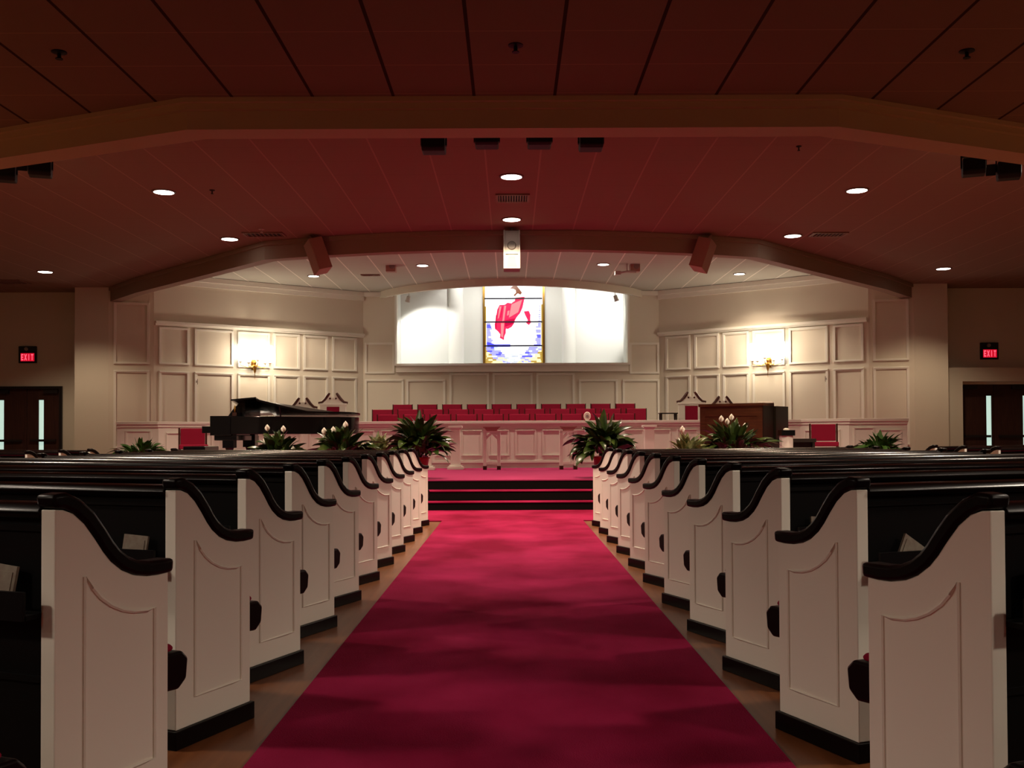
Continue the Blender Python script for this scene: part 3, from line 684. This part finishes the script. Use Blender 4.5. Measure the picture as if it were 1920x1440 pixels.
# ------------------------------------------------------------------ exit signs, switches
GLY = {'E': [(0,0,.2,1),(.2,0,.7,.18),(.2,.41,.6,.59),(.2,.82,.7,1)], 'I': [(.25,0,.45,1)], 'T': [(0,.82,.7,1),(.25,0,.45,.82)]}
def exit_sign(px, py, Y, label):
    x, z = XZ(px, py, Y)
    t = thing('exit_sign', label, 'exit sign', (x, Y, z), group='red exit signs')
    MB().box((-.19, -.05, -.19), (.19, .0, .17)).build('housing', M['exit_body'], t, bevel=.008)
    MB().box((-.14, -.056, -.15), (.15, -.05, .02)).build('lit_face', M['exit_red'], t)
    MB().lathe([(.04, 0), (.035, .03)], n=12, T=Matrix.Translation((-.02, -.05, .11)) @ Matrix.Rotation(R(90), 4, 'X')).build('emergency_lamp', M['grille'], t)
    lt = MB(); cx = -.125
    for ch in 'EXIT':
        wd, hh = .062, .13
        if ch == 'X':
            for a, b in (((0, 0), (.7, 1)), ((.7, 0), (0, 1))):
                x0, z0, x1, z1 = cx + a[0]*wd, -.13 + a[1]*hh, cx + b[0]*wd, -.13 + b[1]*hh
                lt.add([(x0-.007,-.06,z0),(x0+.007,-.06,z0),(x1+.007,-.06,z1),(x1-.007,-.06,z1),(x0-.007,-.056,z0),(x0+.007,-.056,z0),(x1+.007,-.056,z1),(x1-.007,-.056,z1)],
                       [(0,1,2,3),(4,7,6,5),(0,4,5,1),(1,5,6,2),(2,6,7,3),(3,7,4,0)])
        else:
            for x0, z0, x1, z1 in GLY[ch]: lt.box((cx + x0*wd, -.06, -.13 + z0*hh), (cx + x1*wd, -.056, -.13 + z1*hh))
        cx += .07
    lt.build('letters', M['exit_letter'], t)
exit_sign(52, 664, 21.6, 'red exit sign above the left exit doors')
exit_sign(1856, 657, 21.6, 'red exit sign above the right exit doors')
for s, px in ((1, 367), (-1, 1545)):
    u = ray_u(367, A0, A1); a, b = Vector((*mx(A0, s), 0)), Vector((*mx(A1, s), 0)); d = (b - a).normalized(); n = Vector((d.y, -d.x, 0)); n = n if n.y < 0 else -n
    p = a + d * u; yy = p.y
    o = MB().box((-.03, -.02, -.06), (.03, 0, .06)).box((-.012, -.03, -.025), (.012, -.02, .025)).build('wall_switch', M['walnut'])
    o.matrix_world = Matrix(((d.x * s, -n.x, 0, p.x), (d.y * s, -n.y, 0, p.y), (0, 0, 1, 2.22), (0, 0, 0, 1)))
    tag(o, 'small brown wall switch on the ' + ('left' if s == 1 else 'right') + ' paneled wall', 'switch', 'wall switches')

# ------------------------------------------------------------------ low walls at the back of the stage
def low_wall(pts, label, frames):
    t = thing('low_wall', label, 'low wall', (0, 0, ZS))
    o = Matrix.Translation((0, 0, -ZS))
    band(pts, ZS, 1.22, .12).build('panel_wall', M['trim'], t, T=o)
    c = [(x, y - .07) for x, y in pts]
    band(c, 1.27, 1.325, .26).build('cap_shelf', M['trim'], t, T=o, bevel=.006)
    band([(x, y - .035) for x, y in pts], 1.22, 1.27, .19).build('cap_molding', M['fascia'] if False else M['trim'], t, T=o)
    m = MB()
    for i, (u0, u1, z0, z1) in frames: frame_on(m, pts[i], pts[i+1], u0, u1, z0, z1, wd=.03, dp=.02)
    band([(x, y - .03) for x, y in pts], .50, .54, .035).build('base_rail', M['trim'], t, T=o)
    m.build('panel_molding', M['trim'], t, T=o)
fr = []
k = -7
while k < 8:
    X0 = (966 + 50.5 * k - 957) * 19.95 / F
    if -3.15 < X0 and X0 + .41 < 3.95: fr.append((0, (X0 + 3.2, X0 + 3.2 + .41, .63, 1.15)))
    k += 1
low_wall([(-3.2, 19.95), (4.0, 19.95)], 'long white paneled wall with cap shelf in front of the red choir chairs', fr)
low_wall([(-7.3, 18.8), (-6.55, 18.85), (-5.7, 19.85), (-3.35, 19.95)], 'white paneled low wall behind the piano, left of the stage', [(0, (.15, .62, .6, 1.16)), (1, (.15, .55, .6, 1.12)), (1, (.72, 1.15, .6, 1.12))] + [(2, (.1 + .55 * k, .5 + .55 * k, .6, 1.12)) for k in range(4)])
low_wall([(4.15, 19.95), (5.6, 19.6), (6.3, 18.85), (7.35, 18.75)], 'white paneled low wall behind the organ, right of the stage', [(2, (.08, .46, .6, 1.16)), (2, (.55, .95, .6, 1.12)), (1, (.1, .85, .6, 1.12)), (0, (.2, .7, .6, 1.12))])

# ------------------------------------------------------------------ stands in front of the wall
def pedestal(x, Y, label, h=.82):
    t = thing('pedestal', label, 'pedestal', (x, Y, ZS), group='white pedestals')
    MB().box((-.15, -.15, 0), (.15, .15, .05)).box((-.12, -.12, .05), (.12, .12, .08)).build('plinth', M['trim'], t, bevel=.004)
    MB().prism([(-.09, -.09), (.09, -.09), (.09, .09), (-.09, .09)], .08, h - .06).build('shaft', M['trim'], t, bevel=.006)
    MB().box((-.11, -.11, h - .06), (.11, .11, h - .04)).box((-.13, -.13, h - .04), (.13, .13, h)).build('capital', M['trim'], t, bevel=.004)
pedestal(*(XZ(854, 850, 19.2)[0], 19.2), 'square white pedestal standing left of the steps, beside the big plant')
pedestal(*(XZ(1217, 850, 19.3)[0], 19.3), 'square white pedestal standing behind the pews right of the big plant')
pedestal(*(XZ(800, 850, 19.0)[0], 19.0), 'white pedestal mostly hidden behind the big left plant', .6)
def kneeler(px, label):
    Y = 18.9; x = (px - 957) * Y / F
    t = thing('flower_stand', label, 'stand', (x, Y, ZS), group='white arched stands')
    b = MB()
    for s in (-1, 1):
        b.box((s * .13 - .03, -.1, .07), (s * .13 + .03, .1, .70))
        T = Matrix.Translation((s * .13, 0, .56)) @ Matrix.Rotation(R(-45 * s), 4, 'Y')
        b.box((-.02, -.08, 0), (.02, .08, .16), T)
    b.build('post', M['trim'], t, bevel=.004)
    MB().box((-.10, -.09, .10), (.10, .09, .14)).box((-.16, -.1, .69), (.16, .1, .72)).build('cross_rail', M['trim'], t)
    MB().prism_x([(-.14, .78), (.14, .78), (.09, .72), (-.09, .72)], -.10, .10, Matrix.Rotation(R(90), 4, 'Z')).box((-.16, -.12, .78), (.16, .12, .80)).build('top', M['speaker_box'], t)
    for s in (-1, 1): MB().box((s * .13 - .035, -.11, 0), (s * .13 + .035, .11, .07)).build('foot', M['mahogany'], t)
kneeler(922, 'slim white arched stand with dark feet left of center before the choir wall')
kneeler(1065, 'slim white arched stand with dark feet beside the big right plant')
x, z = XZ(1101, 778, 19.95)
t = thing('table_clock', 'small round ivory clock on the choir wall shelf', 'clock', (x, 19.93, 1.325))
MB().lathe([(.001, -.02), (.06, -.02), (.07, 0), (.06, .02), (.001, .02)], n=20, T=Matrix.Translation((0, 0, .085)) @ Matrix.Rotation(R(90), 4, 'X') @ Matrix.Scale(1.25, 4, (0, 1, 0))).build('case', M['wax'], t, smooth=True)
MB().lathe([(.03, 0), (.028, .006)], n=16, T=Matrix.Translation((0, -.021, .085)) @ Matrix.Rotation(R(90), 4, 'X')).build('dial', M['grille'], t)
MB().box((-.04, -.025, 0), (.04, .025, .012)).build('foot', M['wax'], t)

# ------------------------------------------------------------------ choir chairs
def choir_chair():
    t = thing('choir_chair', 'x', 'chair')
    MB().box((-.212, -.03, .50), (.212, .03, .86)).build('backrest', M['cushion'], t, bevel=.015)
    MB().box((-.21, -.42, .40), (.21, .02, .47)).build('seat', M['cushion'], t, bevel=.02)
    f_ = MB()
    for s in (-1, 1): f_.box((s * .222 - .010, -.02, 0), (s * .222 + .010, .035, .865)); f_.box((s * .222 - .010, -.42, 0), (s * .222 + .010, -.39, .40)); f_.box((s * .222 - .010, -.39, .38), (s * .222 + .010, -.02, .41))
    f_.box((-.226, -.40, .375), (.226, -.37, .40))
    f_.build('frame', M['mahogany'], t)
    return t
proto = choir_chair(); first = True
rows = [('back', 22.6 + .75, .90, [755 + 46.4 * k for k in range(10)]), ('middle', 21.75 + .62, .76, [717 + 47.6 * k for k in range(11)]), ('front', 20.9 + .62, .63, [727 + 49.3 * k for k in range(10)])]
for nm, Y, z, xs in rows:
    for k, px in enumerate(xs):
        o = proto if first else copy_tree(proto); first = False
        o.location = ((px - 957) * Y / F, Y, z); o.rotation_euler = (0, 0, 0)
        # the chairs face the congregation, so the back is the side seen over the wall
        o['label'] = f'red upholstered choir chair, {nm} row, {ORD[k]} from the left'; o['group'] = f'red choir chairs in the {nm} row'

# ------------------------------------------------------------------ tall pulpit chairs
def throne(x, Y, h, label, full=True):
    t = thing('pulpit_chair', label, 'chair', (x, Y, ZS), group='white high-backed pulpit chairs'); w2 = .26
    MB().box((-w2, 0, 0), (-w2 + .13, .06, h - .25)).box((w2 - .13, 0, 0), (w2, .06, h - .25)).box((-w2 + .13, 0, h - .30), (w2 - .13, .06, h - .25)).box((-w2 - .02, -.01, h - .27), (w2 + .02, .07, h - .23)).build('back_frame', M['trim'], t, bevel=.004)
    MB().box((-w2 + .13, .01, .55), (w2 - .13, .05, h - .30)).build('red_back_pad', M['cushion'], t)
    ped = [(-w2, 0), (w2, 0), (w2 * .75, .05), (w2 * .35, .16), (.05, .19), (.05, .12), (-.05, .12), (-.05, .19), (-w2 * .35, .16), (-w2 * .75, .05)]
    MB().prism([(a, b) for a, b in ped], 0, .04, Matrix.Translation((0, .05, h - .23)) @ Matrix.Rotation(R(90), 4, 'X')).build('pediment', M['trim'], t)
    for s in (-1, 1):
        pts = [(s * (w2 + .04), .02, h - .22), (s * w2 * .85, .02, h - .205), (s * w2 * .6, .02, h - .14), (s * w2 * .38, .02, h - .06), (s * .07, .02, h - .02)]
        MB().tube(pts, [.022, .026, .03, .03, .022], 8).build('scroll', M['mahogany'], t, smooth=True)
        MB().lathe([(.02, 0), (.018, .01)], n=12, T=Matrix.Translation((s * .06, .009, h - .13)) @ Matrix.Rotation(R(90), 4, 'X')).build('rosette', M['mahogany'], t)
    MB().box((-w2, -.48, .40), (w2, 0, .46)).build('seat', M['cushion'], t, bevel=.015)
    for s in (-1, 1):
        MB().box((s * (w2 - .03) - .03, -.48, 0), (s * (w2 - .03) + .03, -.42, .66)).build('front_leg', M['trim'], t)
        MB().box((s * (w2 - .03) - .035, -.50, .66), (s * (w2 - .03) + .035, 0, .70)).build('armrest', M['mahogany'], t)
for px, py, Y, lb in ((567, 744, 20.6, 'white pulpit chair with scroll crest rising behind the piano, lower of two'), (624, 735, 20.6, 'white pulpit chair with scroll crest and red pad above the piano tail, taller of two'),
                      (1297, 733, 20.6, 'white pulpit chair with scroll crest and red pad left of the organ'), (1356, 741, 20.6, 'white pulpit chair with scroll crest peeking over the organ')):
    x, z = XZ(px, py, Y); throne(x, Y, z - ZS, lb)
x, z = XZ(1253, 774, 20.5)
t = thing('side_table', 'small thin-topped table between the choir chairs and a pulpit chair', 'table', (x, 20.5, ZS))
MB().box((-.18, -.13, z - ZS - .02), (.18, .13, z - ZS)).build('table_top', M['walnut_dark'], t)
for sx in (-.15, .15):
    for sy in (-.1, .1): MB().box((sx - .015, sy - .015, 0), (sx + .015, sy + .015, z - ZS - .02)).build('leg', M['walnut_dark'], t)

# ------------------------------------------------------------------ grand piano
PY = 17.0
def pxm(px): return (px - 957) * PY / F
px0, px1 = pxm(418), pxm(667)
t = thing('grand_piano', 'black grand piano with lid slightly raised on the left of the stage', 'piano', (px0, PY, ZS))
Lp = px1 - px0      # length along +x; keyboard at the left end
def outline(off=0):
    # straight bass side at the back (y = +.75), curved treble side to the audience
    p = [(0.32 - off, .75 + off), (0.32 - off, -.75 - off), (0.75, -.75 - off)]
    for k in range(1, 9):
        a = k / 8; p.append((.75 + (Lp - 1.05) * a, -.75 - off + .62 * (0.5 - 0.5 * math.cos(PI * a))))
    for k in range(1, 7):
        a = PI / 2 * k / 6; p.append((Lp - .30 + (.30 + off) * math.sin(a), .30 - (.43 + off) * math.cos(a)))
    for k in range(1, 7):
        a = PI / 2 * k / 6; p.append((Lp - .30 + (.30 + off) * math.cos(a), .30 + (.45 + off) * math.sin(a)))
    return p
zb, zt = 1.075 - ZS, 1.36 - ZS
MB().prism(outline(), zb, zt).build('rim_case', M['piano'], t, smooth=True, bevel=.006)
kb = MB()
for y in (-.75, .67): kb.prism_x([(y, zb - .02), (y + .08, zb - .02), (y + .08, zt + .01), (y, zt + .01)], 0, .34)
kb.box((.02, -.67, zb - .02), (.34, .67, zb + .08)).box((.25, -.67, zb + .08), (.34, .67, zt))
kb.box((-.13, -.75, zb + .02), (.0, .75, zb + .13)).prism_x([(-.72, zb - .10), (.72, zb - .10), (.72, zb - .02), (-.72, zb - .02)], .06, .42)
kb.build('keybed', M['piano'], t, bevel=.006)
MB().box((-.10, -.62, zb + .13), (.24, .62, zb + .145)).build('keys', M['wax'], t)
z5 = 1.63 - ZS
lid = MB(); ol = outline(.02)
ys = [p[1] for p in ol]
def lidz(x, y):            # hinged on the far side, a little open towards the audience
    return zt + .02 + (.75 - y) * .155 * max(.25, 1 - max(0, x - .72) / 1.0)
top = [(max(p[0], .72), p[1], lidz(max(p[0], .72), p[1]) + .03) for p in ol[2:] + [(.72, .77)]]
n = len(top); lid.add(top + [(a, b, c - .03) for a, b, c in top], [tuple(range(n)), tuple(range(n, 2*n))[::-1]] + [(i, (i+1) % n, (i+1) % n + n, i + n) for i in range(n)])
lid.build('lid', M['piano'], t)
fl = MB(); x0, x1 = .34, .74
q = [(x0, -.77, lidz(.7, -.77) - .005), (x1, -.77, lidz(.7, -.77) + .03), (x1, .77, zt + .05), (x0, .77, zt + .04)]
fl.add(q + [(a, b, c + .025) for a, b, c in q], [(0,1,2,3),(4,7,6,5),(0,4,5,1),(1,5,6,2),(2,6,7,3),(3,7,4,0)])
fl.build('lid_front_flap', M['piano'], t)
MB().prism([(.20, zt - .02), (.50, zt - .02), (.50, zt + .24), (.40, zt + .22), (.30, zt + .12)], -.5, .5, Matrix.Rotation(R(90), 4, 'X')).build('music_desk', M['piano'], t)
MB().tube([(1.1, -.60, zt), (1.1, -.68, lidz(1.1, -.68))], .012, 8).build('lid_prop', M['piano'], t)
for x, y in ((.28, -.62), (.28, .62), (Lp - .45, .25)):
    MB().prism([(-.09, -.09), (.09, -.09), (.09, .09), (-.09, .09)], zb - .22, zb, Matrix.Translation((x, y, 0))).lathe([(.07, zb - .22), (.045, zb - .30), (.035, .10), (.05, .08), (.03, .06)], (x, y, 0), 14).lathe([(.035, 0), (.035, .055)], (x, y, 0), 12).build('leg', M['piano'], t, smooth=True)
ly = MB().box((.50, -.10, .10), (.56, .10, zb)).box((.36, -.12, .05), (.58, .12, .11)).build('pedal_lyre', M['piano'], t)
# things around the piano
x, z = XZ(442, 775, 17.0 - .62)
t = thing('candle_lamp', 'small dark candle lamp on the keyboard end of the piano', 'lamp', (x + .0, 17.0 - .68, zt + ZS + .012))
MB().box((-.035, -.035, 0), (.035, .035, .055)).build('base', M['mahogany'], t)
MB().lathe([(.008, .055), (.018, .09), (.024, .11), (.012, .15), (.002, .17)], n=12).build('flame_shade', M['brass'], t, smooth=True)
x, _ = XZ(425, 840, 16.7)
t = thing('piano_bench', 'low black piano bench beside the piano keyboard', 'bench', (-5.19, 17.0, ZS))
MB().box((-.18, -.40, .40), (.18, .40, .48)).build('seat', M['piano'], t, bevel=.015)
for sx in (-.14, .14):
    for sy in (-.35, .35): MB().box((sx - .03, sy - .03, 0), (sx + .03, sy + .03, .40)).build('leg', M['piano'], t)
def side_chair(px, py, Y, rz, label, m='mahogany'):
    x, z = XZ(px, py, Y); h = z - ZS
    t = thing('side_chair', label, 'chair', (x, Y, ZS), rz)
    MB().box((-.21, .20, h - .30), (.21, .24, h)).build('backrest', M['cushion'], t, bevel=.012)
    MB().box((-.24, -.24, .42), (.24, .20, .50)).build('seat', M['cushion'], t, bevel=.015)
    f_ = MB()
    for s in (-1, 1): f_.box((s * .23 - .016, .20, 0), (s * .23 + .016, .24, h + .01)); f_.box((s * .23 - .016, -.24, 0), (s * .23 + .016, -.21, .42))
    f_.box((-.214, .205, h - .36), (.214, .235, h - .335)); f_.box((-.214, -.23, .36), (.214, -.21, .40))
    f_.build('frame', M[m], t)
side_chair(362, 803, 17.9, R(20), 'red upholstered chair with dark frame left of the piano')
side_chair(1545, 795, 17.9, R(-15), 'red upholstered chair with black frame right of the organ')

# ------------------------------------------------------------------ organ console
OY = 17.4
xl, zl = XZ(1332, 762, OY + .25); xr = (1430 - 957) * (OY - .15) / F
t = thing('organ_console', 'brown wooden organ console standing right of center on the stage', 'organ', (xr, OY - .15, ZS), R(-38))
h = 1.575 - ZS; wdt = 1.18
# local: back panel runs along -x from the near corner, side runs along +y
MB().box((-wdt, .02, .08), (0, .78, h - .05)).build('case', M['walnut_dark'], t)
bp = MB().box((-wdt, 0, 0), (0, .02, .12)).box((-wdt, 0, h - .22), (0, .02, h - .05)).box((-wdt, 0, .12), (-wdt + .10, .02, h - .22)).box((-.10, 0, .12), (0, .02, h - .22)).box((-wdt/2 - .05, 0, .12), (-wdt/2 + .05, .02, h - .22))
bp.build('back_frame', M['walnut'], t)
for a, b in ((-wdt + .10, -wdt/2 - .05), (-wdt/2 + .05, -.10)): MB().box((a, .008, .12), (b, .02, h - .22)).build('back_panel', M['walnut'], t)
MB().box((-wdt - .02, -.02, h - .05), (.02, .45, h)).build('top', M['walnut'], t, bevel=.005)
MB().box((0, .0, 0), (.02, .95, h - .05)).box((.02, .45, .55), (.05, .98, h - .05)).build('side_panel', M['walnut_dark'], t)
MB().box((-wdt, .78, .55), (0, 1.0, .80)).box((-wdt, .45, .80), (0, .80, h - .08)).build('keydesk', M['walnut_dark'], t)
o = MB().box((-.13, -.10, 0), (.13, .10, .012)).box((-.12, -.09, .012), (.10, .09, .03)).build('sheet_music', M['bloom'])
x, _ = XZ(1437, 752, OY); o.location = (x + .02, OY + .10, ZS + h + .001); o.rotation_euler = (0, 0, R(-18)); tag(o, 'stack of white sheet music lying on the organ top', 'sheet music')
x, _ = XZ(1500, 830, 17.1)
t = thing('organ_bench', 'dark wooden organ bench beside the organ', 'bench', (x, 17.3, ZS), R(-10))
MB().box((-.30, -.2, .50), (.30, .2, .56)).build('seat', M['walnut_dark'], t)
for s in (-1, 1): MB().box((s * .26 - .02, -.18, 0), (s * .26 + .02, .18, .50)).build('leg', M['walnut_dark'], t)
MB().box((-.24, -.01, .12), (.24, .01, .50)).build('stretcher', M['walnut_dark'], t)
x, z = XZ(1476, 803, 16.6)
t = thing('newel_post', 'short white post with black cap between the organ and its bench', 'post', (x, 16.65, ZS))
hh = z - ZS
MB().prism([(-.09, -.07), (0, -.11), (.09, -.07), (.09, .09), (-.09, .09)], 0, hh - .12).build('shaft', M['trim'], t)
MB().box((-.11, -.13, hh - .12), (.11, .11, hh - .03)).build('cap', M['piano'], t)
MB().lathe([(.05, 0), (.05, .02), (.02, .035)], (0, 0, hh - .03), 12).build('knob', M['wax'], t)

# ------------------------------------------------------------------ plants
def leaf(mb, base, az, el, ln, wd, droop, n=7, roll=0, stem=.25):
    """one arched pointed leaf, blade on a short stem"""
    d = Vector((math.cos(az), math.sin(az), 0)); side = Vector((-math.sin(az), math.cos(az), 0))
    p = Vector(base); ang = el; pts = []
    for i in range(n + 1):
        pts.append((p.copy(), ang)); p = p + (d * math.cos(ang) + Vector((0, 0, 1)) * math.sin(ang)) * ln / n; ang -= droop / n
    vs = []; fs = []
    for i, (q, a) in enumerate(pts):
        tt = i / n
        w_ = wd * (0.08 if tt < stem else math.sin(PI * ((tt - stem * .8) / (1 - stem * .8)) ** 0.75) ** 0.8 if tt < 1 else 0.0) + .003
        up = (-d * math.sin(a) + Vector((0, 0, 1)) * math.cos(a))
        sd = (side * math.cos(roll) + up * math.sin(roll))
        vs += [q - sd * w_ / 2 + up * w_ * .14, q, q + sd * w_ / 2 + up * w_ * .14]
    for i in range(n):
        a = i * 3; fs += [(a, a+1, a+4, a+3), (a+1, a+2, a+5, a+4)]
    mb.add(vs, fs)
def plant(name, px, ptop, Y, z0, spread, label, cat, nl=60, wd=.09, m='leaf', flowers=(), seed=1, pot=True, droop=1.3, loc=None):
    x, zt_ = XZ(px, ptop, Y); H = zt_ - z0
    t = thing(name, label, cat, (x, Y, z0)); rg = random.Random(seed); ph = min(.30, H * .35)
    if pot:
        MB().lathe([(.10, 0), (.11, .02), (.15, ph), (.165, ph), (.165, ph + .02), (.14, ph + .02), (.13, ph - .03)], n=20).build('pot', M['pot'], t, smooth=True)
    b = MB(); fh = H - ph
    for k in range(nl):
        az = rg.uniform(0, 2 * PI); q = rg.random()          # q = 0 upright centre, 1 = hanging rim
        rad = spread * (.04 + .26 * q ** .7) * rg.uniform(.5, 1.1)
        base = (math.cos(az) * rad, math.sin(az) * rad, ph + fh * rg.uniform(.05, .58) * (1 - .45 * q))
        el = R(84 - 80 * q + rg.uniform(-12, 12))
        ln = (fh * .48 * (1 - q) + spread * .34 * q) * rg.uniform(.75, 1.15)
        leaf(b, base, az + rg.uniform(-.5, .5), el, ln, wd * rg.uniform(.8, 1.3), rg.uniform(.5, 1.5) * droop * (.3 + .6 * q), roll=rg.uniform(-.7, .7), stem=.10)
    for k in range(nl // 5):                                   # leaf stalks from the pot
        az = rg.uniform(0, 2 * PI); rad = spread * .25 * rg.random()
        b.tube([(0, 0, ph - .03), (math.cos(az) * rad * .5, math.sin(az) * rad * .5, ph + fh * .25), (math.cos(az) * rad, math.sin(az) * rad, ph + fh * .45)], .006, 5)
    leaf(b, (0, -.02, ph + fh * .5), 1.2, R(86), fh * .52, wd * 1.1, .1, stem=.1)
    b.build('foliage', M[m], t, smooth=True)
    for i, (fx, fy) in enumerate(flowers):
        X, Z = XZ(fx, fy, Y); X -= x; Z -= z0
        fb = MB().tube([(0, 0, ph), (X * .5, -.04, Z * .6), (X, -.10, Z)], .006, 6)
        f_ = fb.build('flower_stem', M[m], t)
        bl = MB(); r_ = .038
        n1, n2 = 8, 5; vs = []; fs = []
        for a in range(n1 + 1):
            v_ = a / n1; wv = r_ * math.sin(PI * v_ ** .8) * 1.0 + .002
            for c in range(n2 + 1):
                u_ = c / n2 * 2 - 1; vs.append((X + u_ * wv, -.11 - .035 * (1 - u_ * u_) * math.sin(PI * v_), Z + v_ * .105 - .02))
        for a in range(n1):
            for c in range(n2): i0 = a * (n2 + 1) + c; fs.append((i0, i0+1, i0+n2+2, i0+n2+1))
        bl.add(vs, fs); bl.tube([(X, -.16, Z), (X, -.165, Z + .07)], .009, 8)
        bl.build('bloom', M['bloom'], f_, smooth=True)
    return t
plant('potted_plant', 785, 768, 14.95, ZS, 1.0, 'large dark leafy plant at the left of the steps, tallest on that side', 'plant', 170, .105, seed=2, droop=1.6)
plant('potted_plant', 1131, 767, 14.95, ZS, 1.0, 'large dark leafy plant at the right of the steps with one tall upright leaf', 'plant', 170, .105, seed=5, droop=1.6)
plant('variegated_plant', 708, 808, 15.95, ZS, .7, 'variegated speckled plant between the big left plant and the peace lily', 'plant', 170, .06, m='leaf_var', seed=4)
plant('peace_lily', 642, 796, 15.05, ZS, 1.0, 'peace lily without many blooms in front of the piano tail', 'plant', 170, .085, flowers=((650, 800), (610, 812), (627, 810)), seed=9)
plant('peace_lily', 522, 806, 15.5, ZS, .95, 'peace lily with two white blooms in front of the piano body', 'plant', 170, .085, flowers=((504, 806), (534, 808), (500, 830), (552, 846)), seed=12)
plant('peace_lily', 1375, 790, 15.85, ZS, 1.35, 'peace lily with a cluster of white blooms in front of the organ', 'plant', 200, .075, flowers=((1350, 789), (1369, 786), (1361, 794), (1394, 803)), seed=15)
plant('peace_lily', 1288, 811, 14.85, ZS, .85, 'spreading peace lily left of the organ with one white bloom', 'plant', 170, .065, m='leaf_var', flowers=((1277, 809),), seed=17)
plant('fern', 265, 820, 17.35, ZS, 1.2, 'small leafy fern near the far left low wall', 'fern', 150, .06, m='leaf_fern', seed=21, droop=1.9)
plant('fern', 1650, 806, 17.25, ZS, .95, 'dark bushy fern near the far right low wall', 'fern', 170, .06, m='leaf_fern', seed=24, droop=1.9)
